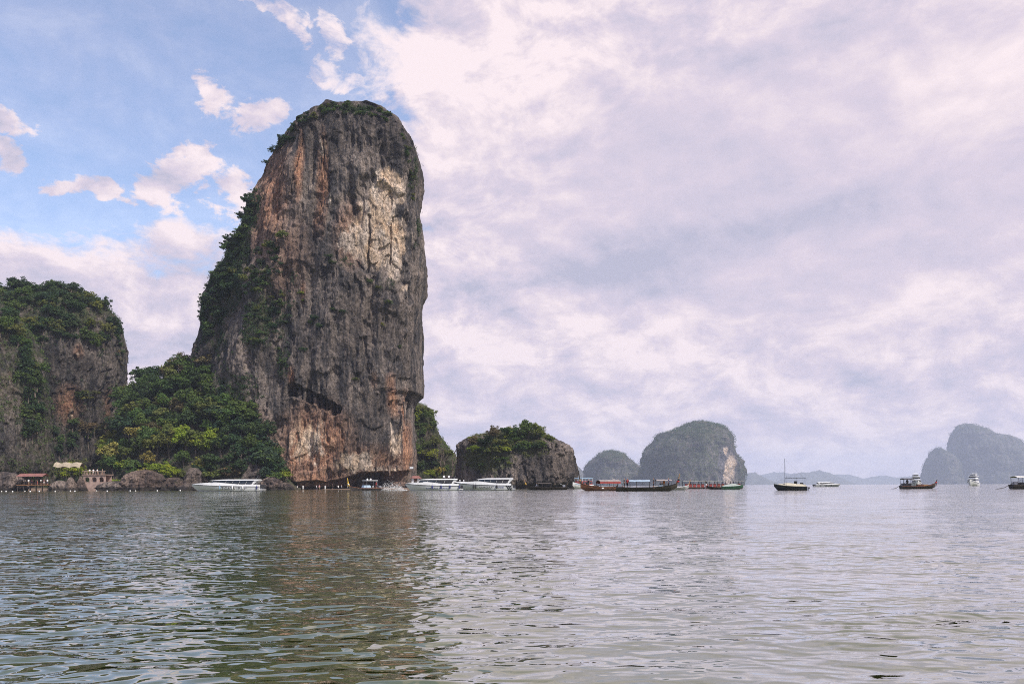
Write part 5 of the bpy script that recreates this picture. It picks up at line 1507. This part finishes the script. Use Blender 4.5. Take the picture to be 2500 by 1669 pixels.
def raft():
    root = empty('floating_jetty'); L = 15.0
    for k in range(6):
        MB().box(-L / 2 + L / 6 * k + .05, -L / 2 + L / 6 * (k + 1) - .05, -1.6, 1.6, -.3, .35).build('pontoon', DKWOOD, root, bevel=.05)
    MB().box(-L / 2, L / 2, -1.7, 1.7, .35, .45).build('deck', BROWN, root)
    for k in range(14):
        x = -L / 2 + .3 + k * (L - 1.6) / 13
        MB().box(x, x + .75, -1.42, -1.34, .46, 1.25).build('panel', RED, root)
    for k in range(8):
        x = -L / 2 + .25 + k * (L - .5) / 7
        for s_ in (-1.4, 1.4): MB().tube([(x, s_ * 1.04, .45), (x, s_ * 1.04, 1.95)], .06).build('post', DKWOOD, root)
    MB().prism([(-L / 2 - .3, 1.95), (L / 2 + .3, 1.95), (L / 2 + .3, 2.03), (-L / 2 - .3, 2.03)], -1.9, 1.9).build('roof', CANVAS, root)
    tag(root, 'long red walled floating jetty with flat pale roof before the large hazy island', 'jetty')
    return root
place(raft(), 1738, 205, .0)

# ------------------------------------------------------------------ people
SKIN = plain('skin', (0.34, 0.19, 0.13), 0.6, var=0.1)
HAIR = plain('dark_hair', (0.02, 0.016, 0.014), 0.6, var=0.2)
CLOTH = {k: plain('cloth_' + k, c, 0.9, var=0.1) for k, c in {'white': (.78, .78, .78), 'black': (.025, .025, .03), 'navy': (.03, .045, .12), 'red': (.40, .05, .05), 'grey': (.25, .25, .26), 'khaki': (.32, .25, .16), 'blue': (.12, .22, .42), 'pink': (.55, .26, .28), 'orange': (.6, .2, .04)}.items()}
def body_mesh(name, J, E, rad, cuts):
    """continuous figure grown along a skeleton; cuts = (z hem, z waist, z neck, z hair) for the clothing"""
    me = bpy.data.meshes.new(name); me.from_pydata(J, E, [])
    ob = bpy.data.objects.new(name, me); COL.objects.link(ob)
    sk = ob.modifiers.new('skin', 'SKIN'); sk.use_smooth_shade = True
    for i, v in enumerate(me.skin_vertices[0].data):
        v.radius = (rad[i], rad[i] * (.72 if i in (0, 1, 2) else 1.0)); v.use_root = i == 0
    ob.modifiers.new('sub', 'SUBSURF').levels = 1
    ob.modifiers['sub'].render_levels = 1
    out = bpy.data.meshes.new_from_object(ob.evaluated_get(bpy.context.evaluated_depsgraph_get()))
    bpy.data.objects.remove(ob); bpy.data.meshes.remove(me)
    out.name = name
    out.materials.clear()
    for m in (SKIN, CLOTH['white'], CLOTH['navy'], HAIR): out.materials.append(m)
    for p in out.polygons:
        c = p.center
        arm = abs(c.y) > .235 and c.z > cuts[1] - .15
        if c.z > cuts[3] or (c.z > cuts[3] - .12 and c.x < -.01 and abs(c.y) < .14): k = 3
        elif c.z > cuts[2]: k = 0
        elif c.z > cuts[1]: k = 0 if (arm and c.z < cuts[1] + .26) else 1
        elif arm: k = 0
        elif c.z > cuts[0]: k = 2
        else: k = 0
        p.material_index = k
    return out
def skeleton(stride=0.0, arm=(.08, -.05), sit=False):
    z = .46 if sit else .92
    J = [(0, 0, z), (0, 0, z + .25), (.01, 0, z + .48), (.01, 0, z + .58), (.03, 0, z + .70), (.02, 0, z + .80)]
    E = [(0, 1), (1, 2), (2, 3), (3, 4), (4, 5)]
    rad = [.155, .145, .165, .06, .10, .075]
    for s in (-1, 1):
        b = len(J)
        if sit:
            J += [(0, s * .10, z - .02), (.42, s * .12, z + .0), (.44, s * .12, .06), (.56, s * .12, .04)]
        else:
            k = stride * s
            J += [(0, s * .10, z - .06), (.06 + k * .5, s * .10, .48), (k - .03, s * .10, .08), (k + .13, s * .11, .04)]
        E += [(0, b), (b, b + 1), (b + 1, b + 2), (b + 2, b + 3)]
        rad += [.10, .068, .045, .04]
        b = len(J)
        a = arm[0 if s < 0 else 1]
        J += [(.0, s * .20, z + .47), (a * .4 - .02, s * .27, z + .20), (a + .05, s * .27, z - .02), (a + .10, s * .265, z - .12)]
        E += [(2, b), (b, b + 1), (b + 1, b + 2), (b + 2, b + 3)]
        rad += [.07, .048, .036, .038]
    return J, E, rad
BODY = {}
for nm, kw, zz in (('standing', dict(stride=.03), .92), ('walking', dict(stride=.24, arm=(.24, -.22)), .92), ('sitting', dict(sit=True, arm=(.3, .3)), .46)):
    J, E, rad = skeleton(**kw)
    BODY[nm] = body_mesh('person', J, E, rad, (.45 if zz > .6 else .3, zz + .02, zz + .56, zz + .80))
def person(loc, rz, shirt, legs, label, pose='standing', group=None, s=1.0, parent=None):
    o = link('person', BODY[pose])
    o.location = loc; o.rotation_euler = (0, 0, rz); o.scale = (s, s, s)
    for i, m in ((1, CLOTH[shirt]), (2, CLOTH[legs])):
        o.material_slots[i].link = 'OBJECT'; o.material_slots[i].material = m
    tag(o, label, 'person', group)
    return o
bpy.context.view_layer.update()
_bo = bpy.data.objects['beach']
_bb = BVHTree.FromObject(_bo, bpy.context.evaluated_depsgraph_get())
_sb = BVHTree.FromObject(bpy.data.objects['shore'], bpy.context.evaluated_depsgraph_get())
def ground(px, Y, bv=None):
    l, _n, _i, _d = (bv or _bb).ray_cast(Vector((PX(px, Y), Y, 50)), Vector((0, 0, -1)))
    return l if l is not None and l.z > -.4 else Vector((PX(px, Y), Y, 0.0))
GB = 'people on the beach'
for (px, Y, sh, lg, pose, rz, lab) in ((718, 260, 'grey', 'black', 'standing', 1.2, 'person in grey at the left end of the beach beside the pale boulder'), (726, 257, 'white', 'black', 'walking', 3.0, 'person in white shirt and black trousers, second from left on the beach'),
        (740, 258, 'white', 'white', 'standing', -1.5, 'person all in white, third from left on the beach'), (773, 257.5, 'white', 'navy', 'walking', 0.1, 'person in white shirt and dark shorts striding in the middle of the beach'),
        (780, 259.5, 'pink', 'khaki', 'standing', -1.2, 'person in pink just right of the one in dark shorts'), (794, 257, 'white', 'white', 'standing', -1.6, 'tall person in long white clothes below the orange wall'), (826, 257, 'white', 'black', 'walking', 2.6, 'person in white walking left of the cave mouth'),
        (834, 259, 'white', 'black', 'standing', 0.4, 'person in white shirt standing by the cave mouth'), (812, 262, 'black', 'black', 'standing', 0.4, 'person in black under the overhang')):
    person(ground(px, Y), rz, sh, lg, lab, pose, GB)
for (px, Y, sh, lg, rz, lab) in ((911, 256, 'white', 'grey', 1.5, 'person in white behind the speeding longtail'), (918, 257, 'red', 'navy', 1.5, 'person in red shirt and navy shorts behind the speeding longtail'), (926, 256, 'red', 'red', 1.5, 'person all in red behind the stern spray')):
    person(ground(px, Y), rz, sh, lg, lab, 'standing', GB)
# on the boats
def on_boat(boat, x, y, z, rz, sh, lg, lab, pose='standing', s=1.0):
    m = Matrix.Translation(boat.location) @ Matrix.Rotation(boat.rotation_euler.z, 4, 'Z')
    p = m @ Vector((x, y, z))
    person(p, boat.rotation_euler.z + rz, sh, lg, lab, pose, 'people on the boats', s)
on_boat(l4, -3.6, 0, .38, 0, 'black', 'black', 'person in black standing in the stern of the olive longtail')
on_boat(l4, -3.1, .2, .38, 1.0, 'red', 'black', 'person in red and black left of the pale blue canopy')
on_boat(l4, 1.2, 0, .38, 3.0, 'black', 'black', 'person in black just right of the pale blue canopy')
on_boat(l4, 2.4, .1, .30, 2.0, 'black', 'navy', 'person seated among bags in the olive longtail', 'sitting')
on_boat(l4, 3.6, 0, .40, 2.8, 'navy', 'black', 'person in navy near the prow of the olive longtail')
on_boat(l3, 2.6, 0, .40, .3, 'black', 'black', 'person in black in the bow of the brown longtail')
on_boat(l3, -3.4, .1, .40, 0, 'red', 'navy', 'person in red in the stern of the brown longtail')
on_boat(l5, -1.0, .2, .3, .4, 'orange', 'khaki', 'person in orange leaning by the small pale longtail prow')
on_boat(l7, -2.2, 0, .3, .3, 'black', 'black', 'person in black under the canopy of the far longtail')
on_boat(l2, 2.2, 0, .3, .3, 'white', 'black', 'person in white in the bow under the grey islet', 'sitting')
on_boat(l1, -2.9, 0, .4, .2, 'red', 'black', 'person in red steering the speeding longtail')

# ------------------------------------------------------------------ buildings on the shore
ROOFR = plain('rusty_red_roof', (0.23, 0.10, 0.085), 0.8, var=0.3, scale=1.2)
DECKO = plain('orange_brown_planks', (0.42, 0.20, 0.09), 0.7, var=0.25, scale=2)
PLASTER = plain('stained_pink_plaster', (0.40, 0.28, 0.235), 0.9, var=0.3, scale=.8, bump=.3)
def landing():
    Y = 249.0
    root = empty('landing_pavilion', (PX(85, Y), Y, 0))
    zf, zr = PZ(85, 1172, Y), PZ(85, 1152, Y)
    w = 8.4
    for k in range(12):
        x = -4.4 + k * .9
        MB().box(x, x + .84, -2.2, 2.0, zf - .14, zf).build('plank', DECKO, root)
    for k in range(6):
        MB().tube([(-4.2 + 1.9 * k, -1.9, -1.0), (-4.2 + 1.9 * k, -1.9, zf - .1)], .11).build('pile', DKWOOD, root)
        MB().tube([(-4.2 + 1.9 * k, 1.6, -1.0), (-4.2 + 1.9 * k, 1.6, zf - .1)], .11).build('pile', DKWOOD, root)
    for k in range(5):
        for y in (-1.6, 1.6):
            MB().tube([(-4.0 + 1.75 * k, y, zf), (-4.0 + 1.75 * k, y, zr + .1)], .07).build('post', DKWOOD, root)
    for k in range(9):      # roofing sheets
        x = -4.6 + k * .92
        MB().add([(x, -2.1, zr), (x + .90, -2.1, zr), (x + .90, .2, zr + .95), (x, .2, zr + .95), (x, -2.1, zr - .05), (x + .90, -2.1, zr - .05), (x + .90, .2, zr + .90), (x, .2, zr + .90)], [(0, 1, 2, 3), (7, 6, 5, 4), (0, 4, 5, 1), (1, 5, 6, 2), (3, 2, 6, 7), (0, 3, 7, 4)]).build('roof_sheet', ROOFR, root)
        MB().add([(x, .2, zr + .95), (x + .90, .2, zr + .95), (x + .90, 2.2, zr + .15), (x, 2.2, zr + .15)], [(0, 1, 2, 3)]).build('roof_sheet', ROOFR, root)
    MB().box(-4.2, 3.2, 1.7, 1.8, zf, zf + 1.0).build('railing', DKWOOD, root)
    MB().box(-2.6, 2.2, -.2, .5, zf + .4, zf + .48).build('bench', TAN, root)
    tag(root, 'open landing pavilion with a rusty red roof and orange deck under the headland', 'pavilion')
    for k, (x, y, sh, lg, pose, rz, lab) in enumerate(((-2.6, -1.2, 'white', 'black', 'standing', 0, 'person in white and black, leftmost under the red roof'), (-.9, -1.6, 'white', 'khaki', 'standing', 2, 'person in white and khaki at the front of the landing deck'), (-.3, -.9, 'pink', 'navy', 'walking', 1, 'person in pink under the red roof'),
            (1.6, -1.3, 'khaki', 'red', 'standing', 0, 'person in khaki top and red shorts on the landing'), (2.9, -1.5, 'white', 'black', 'standing', 2.5, 'person in white at the right of the red roof'), (3.6, -1.2, 'pink', 'white', 'walking', .5, 'person in pink and white on the right end of the landing'), (4.8, -1.4, 'white', 'navy', 'standing', 1.5, 'person in white and navy past the right end of the red roof'))):
        person((PX(85, Y) + x, Y + y, zf), rz, sh, lg, lab, pose, 'people on the landing')
landing()
def terrace():
    Y = 250.0
    root = empty('terrace_building', (PX(231, Y), Y, 0))
    z0, z1, zt = PZ(231, 1167, Y), PZ(231, 1150, Y), PZ(231, 1143, Y)
    x0, x1 = -3.5, 3.5
    MB().box(x0, x1, -.2, 4.0, -1.0, z0).build('base', PLASTER, root)
    # three round arched openings: piers and spandrels
    cs = [x0 + .55 + i * (x1 - x0 - .3) / 3 + .75 for i in range(3)]
    rr = .72; zsp = z0 + .85
    edges = [x0] + [v for c in cs for v in (c - rr, c + rr)] + [x1]
    for i in range(0, len(edges), 2):
        MB().box(edges[i], edges[i + 1], -.2, .15, z0, zsp).build('pier', PLASTER, root)
    for c in cs:
        n = 12
        arc = [(c + rr * math.cos(math.pi * k / n), zsp + rr * math.sin(math.pi * k / n)) for k in range(n + 1)]
        V = []
        for x, z in arc: V += [(x, -.2, z), (x, -.2, z1), (x, .15, z), (x, .15, z1)]
        Fs = []
        for k in range(n):
            a = 4 * k; b = a + 4
            Fs += [(a, a + 1, b + 1, b), (a + 2, b + 2, b + 3, a + 3), (a, b, b + 2, a + 2), (a + 1, a + 3, b + 3, b + 1)]
        MB().add(V, Fs).build('arch', PLASTER, root)
    for i in range(0, len(edges), 2):
        MB().box(edges[i], edges[i + 1], -.2, .15, zsp, z1).build('pier', PLASTER, root)
    MB().box(x0, x1, 3.6, 4.0, z0, z1).build('back_wall', PLASTER, root)
    MB().box(x0 - .25, x1 + .25, -.5, 4.2, z1, z1 + .22).build('terrace_slab', PLASTER, root)
    for k in range(15):
        x = x0 + .1 + k * (x1 - x0 - .2) / 14
        MB().tube([(x, -.35, z1 + .22), (x, -.35, zt + .25)], .06).build('baluster', PLASTER, root)
    MB().box(x0 - .1, x1 + .1, -.45, -.25, zt + .22, zt + .38).build('handrail', PLASTER, root)
    tag(root, 'small pinkish terrace building with three round arches among the shore rocks', 'building')
    for k, (x, y, sh, lg, lab) in enumerate(((-2.9, .6, 'black', 'black', 'person in black on the left of the arched terrace'), (-1.7, .4, 'white', 'navy', 'person in white and navy on the arched terrace, second from left'), (-.6, .5, 'white', 'white', 'person all in white in the middle of the arched terrace'), (.5, .8, 'white', 'khaki', 'person in white and khaki on the arched terrace'), (2.2, .6, 'khaki', 'khaki', 'person in khaki at the right of the arched terrace'))):
        person((PX(231, Y) + x, Y + y, z1 + .22), -1.5 + .4 * k, sh, lg, lab, 'standing', 'people on the terrace')
terrace()
def tarp(px0, px1, py0, py1, Y, label):
    c = P((px0 + px1) / 2, py1, Y)
    root = empty('canvas_shelter', (c.x, Y, 0))
    w = (px1 - px0) / F * Y; zt = PZ(px0, py0, Y); zb = PZ(px0, py1, Y)
    n, m = 14, 7; V = []
    for i in range(n):
        for j in range(m):
            u, v = i / (n - 1), j / (m - 1)
            V.append((-w / 2 + w * u, -1.8 + 3.6 * v, zb + (zt - zb) * (math.sin(math.pi * v) ** .7 * .75 + .25 * abs(math.cos(2.5 * math.pi * u))) + .12 * random.random()))
    MB().add(V, [(i * m + j, i * m + j + 1, (i + 1) * m + j + 1, (i + 1) * m + j) for i in range(n - 1) for j in range(m - 1)]).build('canvas', plain('sandy_canvas', (.36, .30, .22), .95, var=.2), root)
    for x in (-w / 2 + .1, 0, w / 2 - .1):
        for y in (-1.7, 1.7):
            MB().tube([(x, y, .2), (x, y, zb + .15)], .06).build('post', DKWOOD, root)
    tag(root, label, 'shelter')
tarp(138, 202, 1118, 1133, 256, 'sand coloured canvas shelter above the bushes left of the arched terrace')
def hut():
    Y = 268.0
    root = empty('beach_hut', (PX(1015, Y), Y, 0))
    zf, zr, zt = PZ(1015, 1176, Y), PZ(1015, 1165, Y), PZ(1015, 1159, Y)
    MB().box(-1.5, 1.5, -1.2, 1.2, -1.0, zf).build('floor', PLASTER, root)
    for (a, b) in ((-1.4, -.5), (.7, 1.2)):
        MB().box(a, b, -1.1, -.98, zf, zr).build('wall', WHITE, root)
    MB().box(-1.4, 1.4, .98, 1.1, zf, zr).build('wall', PLASTER, root)
    V = [(-1.9, -1.6, zr), (1.9, -1.6, zr), (1.9, 1.6, zr), (-1.9, 1.6, zr), (-1.0, 0, zt), (1.0, 0, zt)]
    MB().add(V, [(0, 1, 5, 4), (1, 2, 5), (2, 3, 4, 5), (3, 0, 4), (3, 2, 1, 0)]).build('roof', ROOFR, root)
    for x in (-1.5, 0, 1.5):
        MB().tube([(x, -1.3, zf), (x, -1.3, zr + .05)], .06).build('post', DKWOOD, root)
    tag(root, 'tiny hut with red hipped roof at the right end of the beach', 'hut')
    pb = empty('notice_board', (PX(1005, 262), 262, 0))
    zb = PZ(1005, 1142, 262)
    MB().tube([(0, 0, -.6), (0, 0, zb)], .06).build('pole', DKWOOD, pb)
    MB().box(-.65, .65, -.06, .0, zb, zb + .8).build('board', GREY, pb)
    MB().box(-.55, .55, -.075, -.061, zb + .1, zb + .7).build('panel', WHITE, pb)
    tag(pb, 'pale square board on a tall pole above the tiny hut', 'notice board')
hut()
# swimming-area floats
for k, px in enumerate((4, 15, 31, 61, 74, 96, 135, 172, 183, 236, 262, 318, 331, 384, 440)):
    Y = 214 + 9 * math.sin(k * 1.7 + px * .05)
    o = MB().lathe([(.02, .20), (.11, .18), (.16, .10), (.18, 0), (.15, -.10), (.05, -.16)], 10, 'z').build('buoy', WHITE if k % 3 else CANVAS, None, True)
    o.location = (PX(px, Y), Y, .06)
    pl = 'below the headland landing' if px < 110 else 'before the arched terrace' if px < 270 else 'before the large brown boulder'
    tag(o, '%s float on the water %s' % ('white' if k % 3 else 'greyish', pl), 'buoy', 'swimming area floats')
# spray and wake of the speeding longtail
def spray():
    r = np.random.default_rng(3)
    n = 1500
    t = r.uniform(0, 1, n) ** .8
    x = PX(930, 186) + t * (PX(992, 186) - PX(930, 186)); y = 187 + r.normal(size=n) * .7
    z = np.abs(r.normal(size=n)) * (1.05 * np.sin(np.pi * np.clip(t * 1.0 + .12, 0, 1)) ** .7 + .1) * .8
    s = r.uniform(.015, .06, n)
    O = np.array([(1, 0, 0), (-1, 0, 0), (0, 1, 0), (0, -1, 0), (0, 0, 1), (0, 0, -1)], float)
    T = np.array([(0, 2, 4), (2, 1, 4), (1, 3, 4), (3, 0, 4), (2, 0, 5), (1, 2, 5), (3, 1, 5), (0, 3, 5)])
    V = (np.stack([x, y, z], -1)[:, None] + O[None] * s[:, None, None]).reshape(-1, 3)
    Q = (T[None] + (np.arange(n) * 6)[:, None, None]).reshape(-1, 3)
    tag(link('water_spray', mesh_np('water_spray', V, Q, [WHITE])), 'white spray behind the speeding longtail', None, None, 'stuff')
    # foam lying on the water
    V, Q = [], []
    for k in range(420):
        u = r.uniform(); px = 845 + 170 * u
        c = (PX(px, 184), 183.5 + r.normal() * (.5 + u), .07 + .02 * r.uniform())
        o = len(V); w = r.uniform(.15, .6)
        for q in range(6):
            a = q * math.pi / 3
            V.append((c[0] + .8 * w * math.cos(a) * r.uniform(.6, 1.3), c[1] + .5 * w * math.sin(a), c[2]))
        Q += [(o, o + 1, o + 2), (o, o + 2, o + 3), (o, o + 3, o + 4), (o, o + 4, o + 5)]
    tag(link('foam', mesh_np('foam', V, Q, [WHITE])), 'streak of white foam along the speeding longtail', None, None, 'stuff')
spray()

# ------------------------------------------------------------------ haze: one even box of sea air round everything
def build_haze():
    m = bpy.data.materials.new('pale_sea_haze'); m.use_nodes = True
    n = NT(m.node_tree)
    pv = n.new('ShaderNodeVolumePrincipled')
    pv.inputs['Color'].default_value = (0.71, 0.785, 1.0, 1)
    pv.inputs['Density'].default_value = 0.00012
    pv.inputs['Anisotropy'].default_value = 0.0
    n.l.new(pv.outputs[0], n.new('ShaderNodeOutputMaterial').inputs['Volume'])
    a, z0, z1 = 11800.0, -4.0, 400.0
    V = [(sx * a, sy * a, z) for z in (z0, z1) for sx, sy in ((-1, -1), (1, -1), (1, 1), (-1, 1))]
    Q = [(3, 2, 1, 0), (4, 5, 6, 7), (0, 1, 5, 4), (1, 2, 6, 5), (2, 3, 7, 6), (3, 0, 4, 7)]
    o = link('haze', mesh_np('haze', V, Q, [m]))
    tag(o, 'thin pale sea haze', None, None, 'stuff')
build_haze()
# ---- look-alikes with the same words are told apart by their order in the view
ORDN = 'first second third fourth fifth sixth seventh eighth ninth tenth eleventh twelfth thirteenth fourteenth fifteenth sixteenth seventeenth eighteenth nineteenth twentieth'.split()
same = {}
for o in scene.objects:
    if o.parent is None and 'label' in o and 'category' in o:
        same.setdefault(o['label'], []).append(o)
for lab, lst in same.items():
    if 1 < len(lst) <= len(ORDN):
        lst.sort(key=lambda o: o.location.x / o.location.y)
        for k, o in enumerate(lst):
            if len(lab.split()) <= 13:
                o['label'] = '%s, %s from left' % (lab, ORDN[k])
print('script', time.time() - T0)
